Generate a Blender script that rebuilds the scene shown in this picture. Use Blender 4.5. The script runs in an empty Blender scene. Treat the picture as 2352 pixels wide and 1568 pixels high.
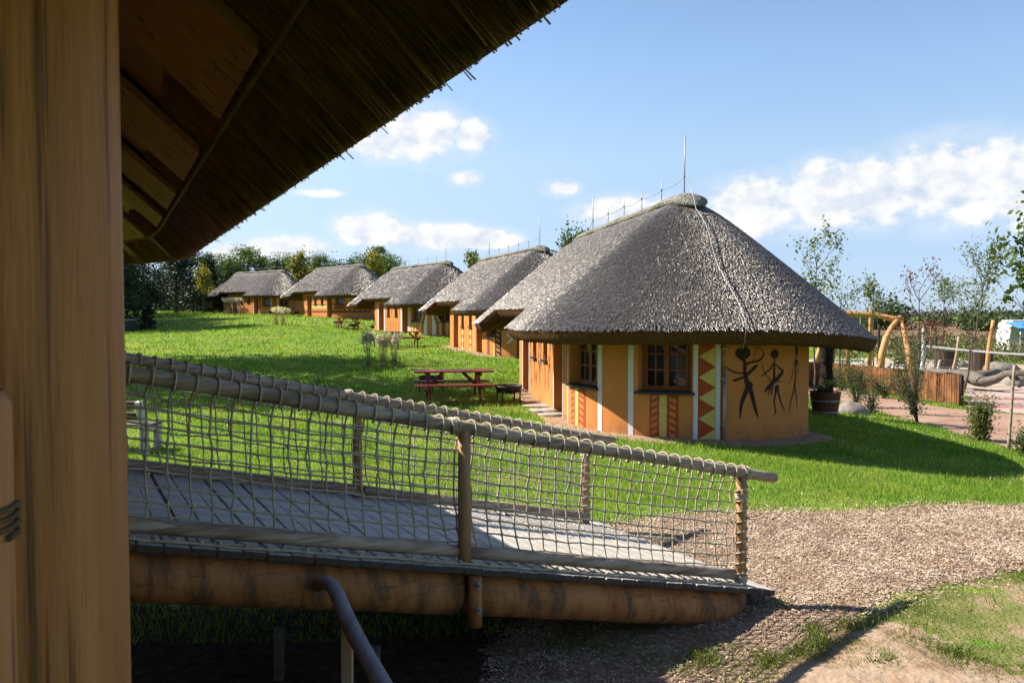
import bpy, math, random
import numpy as np
from mathutils import Vector, Matrix, noise as mnoise

R = math.radians
sc = bpy.context.scene
COL = sc.collection
rng = np.random.default_rng(7)
random.seed(7)

# ------------------------------------------------------------------ camera, sky, sun, exposure
CAMZ = 2.35
PITCH = 1.95                      # degrees below the horizontal
FPX = 1907.0                      # focal length in units of a 2352 px wide frame (18 mm on a 22.2 mm sensor)
SUN_AZ = Vector((-0.966, 0.26, 0)).normalized()
SUN_EL = R(43)

cam_d = bpy.data.cameras.new('camera')
cam_d.lens = 18.0; cam_d.sensor_width = 22.2; cam_d.sensor_fit = 'HORIZONTAL'
cam_d.clip_start = 0.05; cam_d.clip_end = 8000
cam_d.dof.use_dof = True; cam_d.dof.focus_distance = 14.0; cam_d.dof.aperture_fstop = 9.0
cam = bpy.data.objects.new('camera', cam_d); COL.objects.link(cam)
cam.location = (0, 0, CAMZ); cam.rotation_euler = (R(90 - PITCH), 0, 0)
sc.camera = cam

sun_d = bpy.data.lights.new('sun', 'SUN')
sun_d.energy = 5.0; sun_d.angle = R(0.53); sun_d.color = (1.0, 0.93, 0.82)
sun = bpy.data.objects.new('sun', sun_d); COL.objects.link(sun)
SUN_DIR = Vector((SUN_AZ.x * math.cos(SUN_EL), SUN_AZ.y * math.cos(SUN_EL), math.sin(SUN_EL)))
sun.rotation_euler = SUN_DIR.to_track_quat('Z', 'Y').to_euler()
sun.location = (-40, 20, 40)

sc.view_settings.view_transform = 'Standard'; sc.view_settings.look = 'None'
sc.view_settings.exposure = 1.3; sc.view_settings.gamma = 1.0; sc.view_settings.use_curve_mapping = False
sc.cycles.use_denoising = True
sc.cycles.max_bounces = 4; sc.cycles.diffuse_bounces = 3; sc.cycles.glossy_bounces = 2; sc.cycles.transmission_bounces = 2; sc.cycles.transparent_max_bounces = 4
sc.cycles.caustics_reflective = False; sc.cycles.caustics_refractive = False
sc.cycles.use_adaptive_sampling = True; sc.cycles.adaptive_threshold = 0.03
sc.cycles.sample_clamp_indirect = 6.0

world = bpy.data.worlds.new('World'); sc.world = world; world.use_nodes = True
world.cycles.sampling_method = 'MANUAL'; world.cycles.sample_map_resolution = 512
wt = world.node_tree; wt.nodes.clear()

class G:
    """tiny helper for shader maths"""
    def __init__(s, t): s.t = t
    def n(s, typ, **kw):
        nd = s.t.nodes.new(typ)
        for k, v in kw.items(): setattr(nd, k, v)
        return nd
    def put(s, sock, v):
        if isinstance(v, bpy.types.NodeSocket): s.t.links.new(v, sock)
        elif v is not None: sock.default_value = v
    def m(s, op, a, b=None, c=None, clamp=False):
        nd = s.n('ShaderNodeMath', operation=op, use_clamp=clamp)
        s.put(nd.inputs[0], a); s.put(nd.inputs[1], b); s.put(nd.inputs[2], c)
        return nd.outputs[0]
    def vm(s, op, a, b=None):
        nd = s.n('ShaderNodeVectorMath', operation=op)
        s.put(nd.inputs[0], a); s.put(nd.inputs[1], b)
        return nd.outputs[0]
    def noise(s, vec, scale, detail=4, rough=0.55, dist=0.0):
        nd = s.n('ShaderNodeTexNoise')
        s.put(nd.inputs['Vector'], vec); nd.inputs['Scale'].default_value = scale
        nd.inputs['Detail'].default_value = detail; nd.inputs['Roughness'].default_value = rough
        nd.inputs['Distortion'].default_value = dist
        return nd.outputs['Fac']
    def ramp(s, fac, stops, interp='LINEAR'):
        nd = s.n('ShaderNodeValToRGB'); cr = nd.color_ramp; cr.interpolation = interp
        while len(cr.elements) < len(stops): cr.elements.new(0.5)
        for e, (p, c) in zip(cr.elements, stops):
            e.position = p; e.color = (c[0], c[1], c[2], 1) if len(c) == 3 else c
        s.put(nd.inputs[0], fac)
        return nd.outputs[0]
    def sstep(s, x, lo, hi):
        nd = s.n('ShaderNodeMapRange', interpolation_type='SMOOTHSTEP')
        s.put(nd.inputs[0], x); nd.inputs[1].default_value = lo; nd.inputs[2].default_value = hi
        return nd.outputs[0]
    def mix(s, fac, a, b, blend='MIX'):
        nd = s.n('ShaderNodeMix', data_type='RGBA', blend_type=blend)
        s.put(nd.inputs[0], fac)
        for sock, v in ((nd.inputs[6], a), (nd.inputs[7], b)):
            if isinstance(v, tuple): v = (v[0], v[1], v[2], 1)
            s.put(sock, v)
        return nd.outputs[2]

def px_az(px): return math.atan((px - 1176) / FPX)
def px_el(px, py): return math.atan((719 - py) / FPX * math.cos(px_az(px)))

def build_world():
    g = G(wt)
    sky = g.n('ShaderNodeTexSky', sky_type='NISHITA')
    sky.sun_disc = False; sky.sun_elevation = SUN_EL
    sky.sun_rotation = math.atan2(SUN_AZ.x, SUN_AZ.y)
    sky.altitude = 300; sky.air_density = 1.0; sky.dust_density = 0.25; sky.ozone_density = 2.2
    tc = g.n('ShaderNodeTexCoord')
    d = tc.outputs['Generated']
    sep = g.n('ShaderNodeSeparateXYZ'); g.put(sep.inputs[0], d)
    az = g.m('ARCTAN2', sep.outputs[0], sep.outputs[1])
    el = g.m('ARCSINE', sep.outputs[2])
    comb = g.n('ShaderNodeCombineXYZ')
    g.put(comb.inputs[0], az); g.put(comb.inputs[1], g.m('MULTIPLY', el, 1.45)); comb.inputs[2].default_value = 0.37
    p = comb.outputs[0]
    blobs = [(2190, 420, 215, 112), (1985, 445, 160, 82), (1880, 455, 100, 85), (1740, 475, 150, 74), (1560, 500, 150, 48),
             (1420, 490, 110, 42), (2370, 430, 140, 115), (2520, 430, 230, 130), (2750, 470, 220, 90),
             (965, 310, 120, 68), (1085, 318, 55, 42), (880, 340, 100, 40), (1287, 435, 48, 20), (1072, 412, 40, 18),
             (660, 572, 110, 34), (850, 528, 95, 42), (1000, 545, 130, 36), (1110, 548, 90, 28), (560, 580, 80, 26), (740, 445, 60, 10)]
    mask = None
    ae = g.n('ShaderNodeCombineXYZ'); g.put(ae.inputs[0], az); g.put(ae.inputs[1], el); ae = ae.outputs[0]
    for (px, py, rx, ry) in blobs:
        a0, e0 = px_az(px), px_el(px, py)
        ra, re = rx / FPX * math.cos(a0) ** 2, ry / FPX * math.cos(a0)
        v = g.n('ShaderNodeVectorMath', operation='MULTIPLY_ADD')          # (az, el) scaled about the blob centre
        g.put(v.inputs[0], ae); v.inputs[1].default_value = (1 / ra, 1 / re, 0); v.inputs[2].default_value = (-a0 / ra, -e0 / re, 0)
        dt = g.n('ShaderNodeVectorMath', operation='DOT_PRODUCT'); g.put(dt.inputs[0], v.outputs[0]); g.put(dt.inputs[1], v.outputs[0])
        q = dt.outputs['Value']
        mask = q if mask is None else g.m('MINIMUM', mask, q)
    mask = g.m('SUBTRACT', 1.0, mask)
    mask = g.m('MAXIMUM', mask, -1.0)
    # the same kind of low cumulus goes on all round, outside the part of the sky in view
    low = g.m('MULTIPLY', g.sstep(el, 0.02, 0.10), g.m('SUBTRACT', 1.0, g.sstep(el, 0.16, 0.34)))
    away = g.sstep(g.m('ABSOLUTE', az), 0.72, 0.95)
    allround = g.m('SUBTRACT', g.m('MULTIPLY', g.m('MULTIPLY', g.sstep(g.noise(p, 3.1, 2), 0.45, 0.68), low), g.m('MULTIPLY', away, 2.0)), 1.0)
    mask = g.m('MAXIMUM', mask, allround)
    def dens(vec, det=5):
        big = g.noise(vec, 9.0, 2, 0.5)
        fine = g.noise(vec, 30.0, det, 0.62)
        return g.m('ADD', g.m('MULTIPLY', g.m('SUBTRACT', big, 0.5), 1.4), g.m('MULTIPLY', g.m('SUBTRACT', fine, 0.5), 2.7))
    n0 = dens(p)
    n1 = dens(g.vm('ADD', p, (-0.016, 0.022, 0.0)), 3)
    field = g.m('ADD', g.m('MULTIPLY', mask, 1.35), n0)
    cover = g.sstep(field, -0.15, 0.95)
    veil = g.m('MULTIPLY', g.sstep(g.m('ADD', mask, g.m('MULTIPLY', n0, 0.25)), -0.9, 0.7), 0.38)
    cover = g.m('MAXIMUM', cover, veil)
    # shading: density growing towards the sun = shaded side
    sh = g.m('SUBTRACT', n0, n1)
    lit = g.m('ADD', g.m('MULTIPLY', sh, 0.55), g.m('SUBTRACT', 0.86, g.m('MULTIPLY', g.sstep(field, 0.7, 2.2), 0.30)), clamp=True)
    ccol = g.ramp(lit, [(0.0, (0.50, 0.58, 0.72)), (0.55, (0.76, 0.82, 0.92)), (0.85, (0.98, 0.98, 0.98)), (1.0, (1.04, 1.03, 1.0))])
    # thin veil low over the horizon towards the sun
    haze = g.m('MULTIPLY', g.m('SUBTRACT', 1.0, g.sstep(el, -0.02, 0.42)), g.m('ADD', 0.14, g.m('MULTIPLY', g.sstep(g.m('MULTIPLY', az, -1.0), -0.35, 0.6), 0.34)))
    tint = g.ramp(el, [(0.0, (.40, .54, .93)), (.065, (.53, .59, .80)), (.11, (.70, .71, .80)), (.18, (.96, .91, .88)), (.28, (1, 1, 1))])
    b1 = g.n('ShaderNodeBackground'); g.put(b1.inputs[0], g.mix(1.0, sky.outputs[0], tint, 'MULTIPLY')); b1.inputs[1].default_value = SKY_STRENGTH
    bh = g.n('ShaderNodeBackground'); bh.inputs[0].default_value = (0.78, 0.90, 1.0, 1); bh.inputs[1].default_value = 0.41
    m0 = g.n('ShaderNodeMixShader'); g.put(m0.inputs[0], haze); g.put(m0.inputs[1], b1.outputs[0]); g.put(m0.inputs[2], bh.outputs[0])
    b2 = g.n('ShaderNodeBackground'); g.put(b2.inputs[0], ccol); b2.inputs[1].default_value = 0.41
    mx = g.n('ShaderNodeMixShader'); g.put(mx.inputs[0], g.m('MULTIPLY', cover, 0.93))
    g.put(mx.inputs[1], m0.outputs[0]); g.put(mx.inputs[2], b2.outputs[0])
    out = g.n('ShaderNodeOutputWorld'); g.put(out.inputs[0], mx.outputs[0])
SKY_STRENGTH = 0.082
build_world()

# ------------------------------------------------------------------ terrain height
# (x, y, height relative to the camera)
CP = np.array([
 (0,6,-2.62),(-3,5.5,-2.75),(-1,5,-2.66),(1.7,6.6,-2.58),(2.7,7.3,-2.45),(3,6,-2.47),(4.5,5.5,-2.5),(5,7,-2.45),(2,10,-2.36),(-5,10,-2.42),(0,12,-2.36),(4,10,-2.38),
 (3.8,15,-2.34),(1.2,18,-2.27),(1,22,-2.12),(4,21,-2.25),(6,15.6,-2.44),(6.5,20,-2.5),(2.3,27,-2.1),(5,27,-2.4),
 (-1.4,20,-2.16),(-6.2,14,-2.3),(-4.7,29.5,-1.93),(0.4,34.5,-1.89),(-3.6,42,-1.68),(-5.5,41,-1.68),(1.2,38,-1.87),(4.5,42,-2.2),
 (-11.2,57,-1.12),(-4.4,53,-1.45),(-8,60,-1.2),(-1,62,-1.6),(-17,58,-0.92),(-14,73,-0.47),(-20,75,-0.3),(-19,82,-0.3),(-10,80,-0.9),
 (-26,89,-0.14),(-34,95,0.0),(-32,98,-0.05),(-20,98,-0.4),(-28,61,-1.3),(-14,40,-1.75),(-15,27,-2.05),
 (8.1,14.5,-2.82),(9.5,13,-2.86),(8.1,21.5,-2.66),(11,17.6,-2.93),(10,25,-2.95),(14,30,-3),(14.4,26.7,-2.96),(7,10,-2.6),(9,8,-2.7),
 (-45,100,0.1),(-30,120,0.2),(-60,60,-0.9),(-50,25,-2.0),(-20,12,-2.4),(-20,0,-2.6),(0,-12,-2.7),(20,-10,-2.8),(25,10,-2.95),(40,30,-3),(40,60,-3),(20,60,-3),
 (40,100,-3),(18,90,-2.7),(0,95,-1.6),(0,120,-1.6),(10,42,-2.8),(8,55,-2.6)], float)
def tps_k(r2):
    return 0.5 * r2 * np.log(np.maximum(r2, 1e-9))
def tps_fit(P, lam=0.6):
    n = len(P); d2 = ((P[:, None, :2] - P[None, :, :2]) ** 2).sum(-1)
    A = np.zeros((n + 3, n + 3)); A[:n, :n] = tps_k(d2) + lam * np.eye(n)
    Q = np.c_[np.ones(n), P[:, :2]]; A[:n, n:] = Q; A[n:, :n] = Q.T
    return np.linalg.solve(A, np.r_[P[:, 2], 0, 0, 0])
TPSW = tps_fit(CP)
def smooth(x, a, b):
    t = np.clip((x - a) / (b - a), 0, 1); return t * t * (3 - 2 * t)
def ground(x, y):
    """world height of the ground; x, y arrays or numbers"""
    x = np.asarray(x, float); y = np.asarray(y, float); sh = x.shape
    xf, yf = x.ravel(), y.ravel(); out = np.empty(len(xf))
    for i in range(0, len(xf), 20000):
        a, b = xf[i:i + 20000], yf[i:i + 20000]
        d2 = (a[:, None] - CP[None, :, 0]) ** 2 + (b[:, None] - CP[None, :, 1]) ** 2
        near = tps_k(d2) @ TPSW[:-3] + TPSW[-3] + TPSW[-2] * a + TPSW[-1] * b
        dist = np.hypot(a, b); bear = a / np.maximum(dist, 1e-6)
        far = -3.0 + 3.3 * (1 - smooth(bear, -0.35, 0.12)) * smooth(b, -20, 60) + 0.3 * (b < 0)
        w = smooth(dist, 85, 125)
        w = np.maximum(w, smooth(-b, 4, 14)); w = np.maximum(w, smooth(np.abs(a), 42, 60) * (a > 0))
        out[i:i + 20000] = near * (1 - w) + far * w
    return out.reshape(sh) + CAMZ
def gz(x, y): return float(ground(np.array([x]), np.array([y]))[0])

CR, SR = math.cos(R(PITCH)), math.sin(R(PITCH))
def ray(px, py):
    cx, cz = (px - 1176) / FPX, (784 - py) / FPX
    return Vector((cx, CR + cz * SR, -SR + cz * CR))
def at(px, py, Y):
    """point at depth Y seen in direction (px, py) of the 2352 x 1568 frame"""
    d = ray(px, py); t = Y / d.y
    return Vector((d.x * t, Y, CAMZ + d.z * t))
def on_ground(px, py):
    d = ray(px, py); t0, t1 = 1.0, 900.0
    ts = np.exp(np.linspace(math.log(3), math.log(900), 700))
    h = CAMZ + d.z * ts - ground(d.x * ts, d.y * ts)
    k = np.argmax(h < 0)
    if h[k] >= 0: k = len(ts) - 1
    a, b = ts[max(k - 1, 0)], ts[k]
    ha, hb = h[max(k - 1, 0)], h[k]
    t = a + (b - a) * (ha / (ha - hb) if ha != hb else 0)
    return Vector((d.x * t, d.y * t, gz(d.x * t, d.y * t)))
def gp(px, Y):
    """ground point at depth Y in picture column px"""
    x = (px - 1176) / FPX * Y
    return Vector((x, Y, gz(x, Y)))
def vnoise(x, y, s=1.0, seed=0):
    """smooth pseudo noise, vectorised, about -1..1"""
    r = np.random.default_rng(1000 + seed); o = 0
    for k in range(7):
        f = s * (1.0 + 0.9 * k); a = r.uniform(0, 6.28); ph = r.uniform(0, 6.28)
        o = o + np.sin((x * math.cos(a) + y * math.sin(a)) * f * 2.1 + ph + 1.3 * np.sin((x * math.sin(a) - y * math.cos(a)) * f + ph * 2)) / (1.0 + 0.7 * k)
    return o / 2.6

# ------------------------------------------------------------------ mesh helpers
def tag(o, label=None, cat=None, group=None, kind=None):
    if label: o['label'] = label
    if cat: o['category'] = cat
    if group: o['group'] = group
    if kind: o['kind'] = kind
    return o
def link(name, me, mats=None, parent=None, loc=None):
    o = bpy.data.objects.new(name, me); COL.objects.link(o)
    if mats is not None and not len(me.materials):
        for m in (mats if isinstance(mats, (list, tuple)) else [mats]): me.materials.append(m)
    if parent is not None: o.parent = parent
    if loc is not None: o.location = loc
    return o
def thing(name, label, cat, loc=(0, 0, 0), rz=0.0, group=None):
    o = bpy.data.objects.new(name, None); COL.objects.link(o)
    o.location = loc; o.rotation_euler = (0, 0, rz); o.empty_display_size = 0.2
    return tag(o, label, cat, group)
def np_mesh(name, V, F, mats=None, parent=None, matidx=None, smooth_=False, loc=None):
    """V (n,3); F (m,k) int array, or a list of such arrays"""
    Fs = F if isinstance(F, list) else [F]
    Fs = [np.asarray(f, np.int32) for f in Fs if len(f)]
    me = bpy.data.meshes.new(name)
    V = np.asarray(V, np.float32)
    me.vertices.add(len(V)); me.vertices.foreach_set('co', V.ravel())
    tot = np.concatenate([np.full(len(f), f.shape[1], np.int32) for f in Fs])
    loops = np.concatenate([f.ravel() for f in Fs])
    me.loops.add(len(loops)); me.loops.foreach_set('vertex_index', loops)
    me.polygons.add(len(tot))
    me.polygons.foreach_set('loop_start', np.r_[0, np.cumsum(tot)[:-1]].astype(np.int32))
    me.polygons.foreach_set('loop_total', tot)
    if matidx is not None: me.polygons.foreach_set('material_index', np.asarray(matidx, np.int32))
    if smooth_: me.polygons.foreach_set('use_smooth', np.ones(len(tot), bool))
    me.update(calc_edges=True); me.validate()
    return link(name, me, mats, parent, loc)
def frame(t):
    t = Vector(t).normalized()
    a = Vector((0, 0, 1)) if abs(t.z) < 0.9 else Vector((1, 0, 0))
    u = t.cross(a).normalized()
    return u, t.cross(u).normalized()

class MB:
    """collects faces for one mesh"""
    def __init__(s): s.v = []; s.f = []; s.mi = []; s.cur = 0; s.sm = []
    def add(s, vs, fs, sm=False):
        b = len(s.v); s.v += [tuple(p) for p in vs]
        for f in fs: s.f.append([b + i for i in f]); s.mi.append(s.cur); s.sm.append(sm)
        return s
    def quad(s, *p): return s.add(p, [range(len(p))])
    def box(s, c, size, rot=None, bev=0.0):
        hx, hy, hz = size[0] / 2, size[1] / 2, size[2] / 2
        if bev:
            b = min(bev, hx * .9, hy * .9, hz * .9)
            vs = []
            for sx in (-1, 1):
                for sy in (-1, 1):
                    for sz in (-1, 1):
                        vs += [(sx * (hx - b), sy * (hy - b), sz * hz), (sx * (hx - b), sy * hy, sz * (hz - b)), (sx * hx, sy * (hy - b), sz * (hz - b))]
            def I(sx, sy, sz, k): return (((sx > 0) * 2 + (sy > 0)) * 2 + (sz > 0)) * 3 + k
            fs = []
            for sz in (-1, 1): fs.append([I(-1, -1, sz, 0), I(1, -1, sz, 0), I(1, 1, sz, 0), I(-1, 1, sz, 0)])
            for sy in (-1, 1): fs.append([I(-1, sy, -1, 1), I(1, sy, -1, 1), I(1, sy, 1, 1), I(-1, sy, 1, 1)])
            for sx in (-1, 1): fs.append([I(sx, -1, -1, 2), I(sx, 1, -1, 2), I(sx, 1, 1, 2), I(sx, -1, 1, 2)])
            for sy in (-1, 1):
                for sz in (-1, 1): fs.append([I(-1, sy, sz, 0), I(1, sy, sz, 0), I(1, sy, sz, 1), I(-1, sy, sz, 1)])
            for sx in (-1, 1):
                for sz in (-1, 1): fs.append([I(sx, -1, sz, 0), I(sx, 1, sz, 0), I(sx, 1, sz, 2), I(sx, -1, sz, 2)])
            for sx in (-1, 1):
                for sy in (-1, 1): fs.append([I(sx, sy, -1, 1), I(sx, sy, 1, 1), I(sx, sy, 1, 2), I(sx, sy, -1, 2)])
            for sx in (-1, 1):
                for sy in (-1, 1):
                    for sz in (-1, 1): fs.append([I(sx, sy, sz, 0), I(sx, sy, sz, 1), I(sx, sy, sz, 2)])
        else:
            vs = [(sx * hx, sy * hy, sz * hz) for sx in (-1, 1) for sy in (-1, 1) for sz in (-1, 1)]
            fs = [(0, 1, 3, 2), (4, 6, 7, 5), (0, 4, 5, 1), (2, 3, 7, 6), (0, 2, 6, 4), (1, 5, 7, 3)]
        M = rot.to_3x3() if rot is not None else Matrix.Identity(3)
        c = Vector(c)
        return s.add([c + M @ Vector(v) for v in vs], fs)
    def bar(s, a, b, w, h, up=(0, 0, 1), bev=0.0):
        """square bar from a to b, w across, h along up"""
        a, b = Vector(a), Vector(b); t = (b - a); L = t.length; t.normalize()
        u = t.cross(Vector(up)).normalized(); v = u.cross(t).normalized()
        M = Matrix((t, u, v)).transposed()
        return s.box((a + b) / 2, (L, w, h), M, bev)
    def tube(s, pts, r, n=8, cap=True, sm=True, rough=0.0, ref=None):
        pts = [Vector(p) for p in pts]; k = len(pts)
        rs = r if isinstance(r, (list, tuple)) else [r] * k
        b = len(s.v); u = None
        for i, p in enumerate(pts):
            t = (pts[min(i + 1, k - 1)] - pts[max(i - 1, 0)])
            if t.length < 1e-9: t = Vector((0, 0, 1))
            t.normalize()
            if u is None: u, w = frame(t)
            else:
                u = (u - t * u.dot(t));
                if u.length < 1e-6: u, _ = frame(t)
                u.normalize()
            w = t.cross(u)
            for j in range(n):
                a = 2 * math.pi * j / n
                rr = rs[i] * (1 + (random.uniform(-rough, rough) if rough else 0))
                s.v.append(tuple(p + u * (rr * math.cos(a)) + w * (rr * math.sin(a))))
        for i in range(k - 1):
            for j in range(n):
                s.f.append([b + i * n + j, b + i * n + (j + 1) % n, b + (i + 1) * n + (j + 1) % n, b + (i + 1) * n + j]); s.mi.append(s.cur); s.sm.append(sm)
        if cap:
            s.f.append([b + j for j in range(n)][::-1]); s.mi.append(s.cur); s.sm.append(False)
            s.f.append([b + (k - 1) * n + j for j in range(n)]); s.mi.append(s.cur); s.sm.append(False)
        return s
    def lathe(s, prof, n=20, c=(0, 0, 0), sm=True, cap=True):
        """prof: (radius, z) list"""
        b = len(s.v); c = Vector(c)
        for (r, z) in prof:
            for j in range(n):
                a = 2 * math.pi * j / n
                s.v.append((c.x + r * math.cos(a), c.y + r * math.sin(a), c.z + z))
        for i in range(len(prof) - 1):
            for j in range(n):
                s.f.append([b + i * n + j, b + i * n + (j + 1) % n, b + (i + 1) * n + (j + 1) % n, b + (i + 1) * n + j]); s.mi.append(s.cur); s.sm.append(sm)
        if cap:
            s.f.append([b + j for j in range(n)][::-1]); s.mi.append(s.cur); s.sm.append(False)
            s.f.append([b + (len(prof) - 1) * n + j for j in range(n)]); s.mi.append(s.cur); s.sm.append(False)
        return s
    def blob(s, c, r, n=10, m=7, amp=0.2, seed=0, fs=1.3):
        """lumpy stone-like ball, r = (rx, ry, rz)"""
        c = Vector(c); vs = []; fs_ = []
        for i in range(m + 1):
            th = math.pi * i / m
            for j in range(n):
                a = 2 * math.pi * j / n
                d = Vector((math.sin(th) * math.cos(a), math.sin(th) * math.sin(a), math.cos(th)))
                k = 1 + amp * mnoise.noise(d * fs + Vector((seed * 3.7, seed * 1.3, 0)))
                vs.append(c + Vector((d.x * r[0], d.y * r[1], d.z * r[2])) * k)
        for i in range(m):
            for j in range(n): fs_.append((i * n + j, i * n + (j + 1) % n, (i + 1) * n + (j + 1) % n, (i + 1) * n + j))
        return s.add(vs, fs_, True)
    def mesh(s, name):
        me = bpy.data.meshes.new(name); me.from_pydata(s.v, [], s.f)
        me.polygons.foreach_set('material_index', s.mi); me.polygons.foreach_set('use_smooth', s.sm)
        me.update(); return me
    def build(s, name, mats, parent=None, loc=None):
        return link(name, s.mesh(name), mats, parent, loc)

def copy_tree(o, parent=None):
    c = o.copy(); COL.objects.link(c)
    if parent is not None: c.parent = parent
    for ch in [x for x in bpy.data.objects if x.parent == o]: copy_tree(ch, c)
    return c

# ------------------------------------------------------------------ materials
MAT = {}
def mat(name, c1, c2=None, rough=0.8, scale=6.0, detail=5, stretch=(1, 1, 1), bump=0.0, bscale=None, spec=0.3, metal=0.0, c3=None,
        coord='Object', island=0.0, lo=0.35, hi=0.65, trans=0.0, bdist=0.02, streak=None, ior=None, knots=None, keep=None, dirt=None, tcol=None, tint=None):
    """procedural surface: noise between colours, optional bump, per-piece variation and leaf translucency"""
    K = 0.70 if keep is None else keep
    c1 = tuple(v * K for v in c1); c2 = c2 and tuple(v * K for v in c2); c3 = c3 and tuple(v * K for v in c3)
    m = bpy.data.materials.new(name); m.use_nodes = True; t = m.node_tree; t.nodes.clear(); g = G(t)
    tc = g.n('ShaderNodeTexCoord'); mp = g.n('ShaderNodeMapping'); g.put(mp.inputs[0], tc.outputs[coord]); mp.inputs['Scale'].default_value = stretch
    vec = mp.outputs[0]
    bs = g.n('ShaderNodeBsdfPrincipled')
    col = (c1[0], c1[1], c1[2], 1)
    if c2 is not None:
        nf = g.noise(vec, scale, min(detail, 5), 0.62)
        stops = [(lo, c1), (hi, c2)]
        if c3 is not None: stops = [(lo, c1), ((lo + hi) / 2, c2), (hi, c3)]
        col = g.ramp(nf, stops)
    if streak is not None:                       # dark cracks / grain lines along the piece
        sc_, st_, amt, colr = streak[:4]; sl_, sh_ = streak[4:] if len(streak) > 4 else (0.56, 0.72)
        mp2 = g.n('ShaderNodeMapping'); g.put(mp2.inputs[0], tc.outputs[coord]); mp2.inputs['Scale'].default_value = st_
        k = g.sstep(g.noise(mp2.outputs[0], sc_, 3, 0.65), sl_, sh_)
        if not isinstance(col, bpy.types.NodeSocket): col = (c1[0], c1[1], c1[2])
        col = g.mix(g.m('MULTIPLY', k, amt), col, colr)
    if knots is not None:
        ks, kst, kr, kc = knots
        mp3 = g.n('ShaderNodeMapping'); g.put(mp3.inputs[0], tc.outputs[coord]); mp3.inputs['Scale'].default_value = kst
        vo = g.n('ShaderNodeTexVoronoi'); g.put(vo.inputs['Vector'], mp3.outputs[0]); vo.inputs['Scale'].default_value = ks; vo.inputs['Randomness'].default_value = 1.0
        col = g.mix(g.m('MULTIPLY', g.m('SUBTRACT', 1.0, g.sstep(vo.outputs['Distance'], kr * .2, kr)), 0.7), col, kc)
    if dirt is not None:                         # splashed earth along the foot of a wall
        zz = g.n('ShaderNodeSeparateXYZ'); g.put(zz.inputs[0], tc.outputs['Object'])
        dn = g.noise(tc.outputs['Object'], 5.0, 4, 0.7)
        k = g.m('MULTIPLY', g.m('SUBTRACT', 1.0, g.sstep(g.m('ADD', zz.outputs[2], g.m('MULTIPLY', dn, -0.35)), -0.12, 0.14)), g.sstep(dn, 0.3, 0.62))
        col = g.mix(g.m('MULTIPLY', k, 0.75), col, dirt)
    if island:
        geo = g.n('ShaderNodeNewGeometry')
        v = g.m('ADD', 1 - island, g.m('MULTIPLY', geo.outputs['Random Per Island'], 2 * island))
        hs = g.n('ShaderNodeHueSaturation'); hs.inputs['Hue'].default_value = 0.5; g.put(hs.inputs['Value'], v)
        if isinstance(col, bpy.types.NodeSocket): g.put(hs.inputs['Color'], col)
        else: hs.inputs['Color'].default_value = (c1[0], c1[1], c1[2], 1)
        col = hs.outputs[0]
    if isinstance(col, bpy.types.NodeSocket): g.put(bs.inputs['Base Color'], col)
    else: bs.inputs['Base Color'].default_value = (c1[0], c1[1], c1[2], 1)
    bs.inputs['Roughness'].default_value = rough; bs.inputs['Metallic'].default_value = metal
    bs.inputs['Specular IOR Level'].default_value = spec
    if tint: bs.inputs['Specular Tint'].default_value = tint + (1,)
    if ior: bs.inputs['IOR'].default_value = ior
    if bump:
        b = g.n('ShaderNodeBump'); b.inputs['Strength'].default_value = bump; b.inputs['Distance'].default_value = bdist
        g.put(b.inputs['Height'], g.noise(vec, bscale or scale * 4, 2, 0.6)); g.put(bs.inputs['Normal'], b.outputs[0])
    out = g.n('ShaderNodeOutputMaterial')
    if trans:
        tr = g.n('ShaderNodeBsdfTranslucent')
        if tcol: tr.inputs[0].default_value = tcol + (1,)
        elif isinstance(col, bpy.types.NodeSocket): g.put(tr.inputs[0], g.mix(1.0, col, (1.25, 1.15, 0.55), 'MULTIPLY'))
        else: tr.inputs[0].default_value = (c1[0] * 1.25, c1[1] * 1.15, c1[2] * .55, 1)
        mx = g.n('ShaderNodeMixShader'); mx.inputs[0].default_value = trans
        g.put(mx.inputs[1], bs.outputs[0]); g.put(mx.inputs[2], tr.outputs[0]); g.put(out.inputs[0], mx.outputs[0])
    else: g.put(out.inputs[0], bs.outputs[0])
    MAT[name] = m; return m

mat('lawn', (0.10, 0.19, 0.02), (0.205, 0.325, 0.04), c3=(0.32, 0.39, 0.085), scale=0.9, detail=10, lo=0.30, hi=0.72, bump=1.0, bscale=38, bdist=0.05, spec=0.1, rough=0.9, streak=(.33, (1, 1, 1), .55, (0.27, 0.26, 0.07), .50, .70))
mat('grass', (0.125, 0.275, 0.024), (0.235, 0.40, 0.045), c3=(0.37, 0.45, 0.09), scale=0.8, detail=5, lo=.3, hi=.72, island=0.45, trans=0.5, rough=0.55, spec=0.35, streak=(.33, (1, 1, 1), .55, (0.32, 0.31, 0.085), .50, .70))
mat('grass_dry', (0.17, 0.25, 0.04), (0.29, 0.31, 0.09), scale=0.9, island=0.35, trans=0.4, rough=0.6)
mat('soil', (0.21, 0.13, 0.078), (0.37, 0.255, 0.17), c3=(0.45, 0.345, 0.25), scale=1.6, detail=10, bump=0.8, bscale=9, bdist=0.05, spec=0.1)
mat('chip_soil', (0.22, 0.14, 0.095), (0.42, 0.295, 0.215), scale=14, detail=8, bump=0.8, bscale=60, bdist=0.03, spec=0.1)
mat('chip', (0.43, 0.29, 0.185), (0.67, 0.525, 0.385), scale=3, island=0.5, spec=0.15, rough=0.8)
mat('path', (0.37, 0.22, 0.15), (0.45, 0.30, 0.22), scale=0.9, detail=9, bump=0.5, bscale=30, spec=0.1)
mat('gravel', (0.33, 0.20, 0.12), (0.50, 0.35, 0.24), scale=9, detail=9, bump=0.8, bscale=60, spec=0.1)
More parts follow.
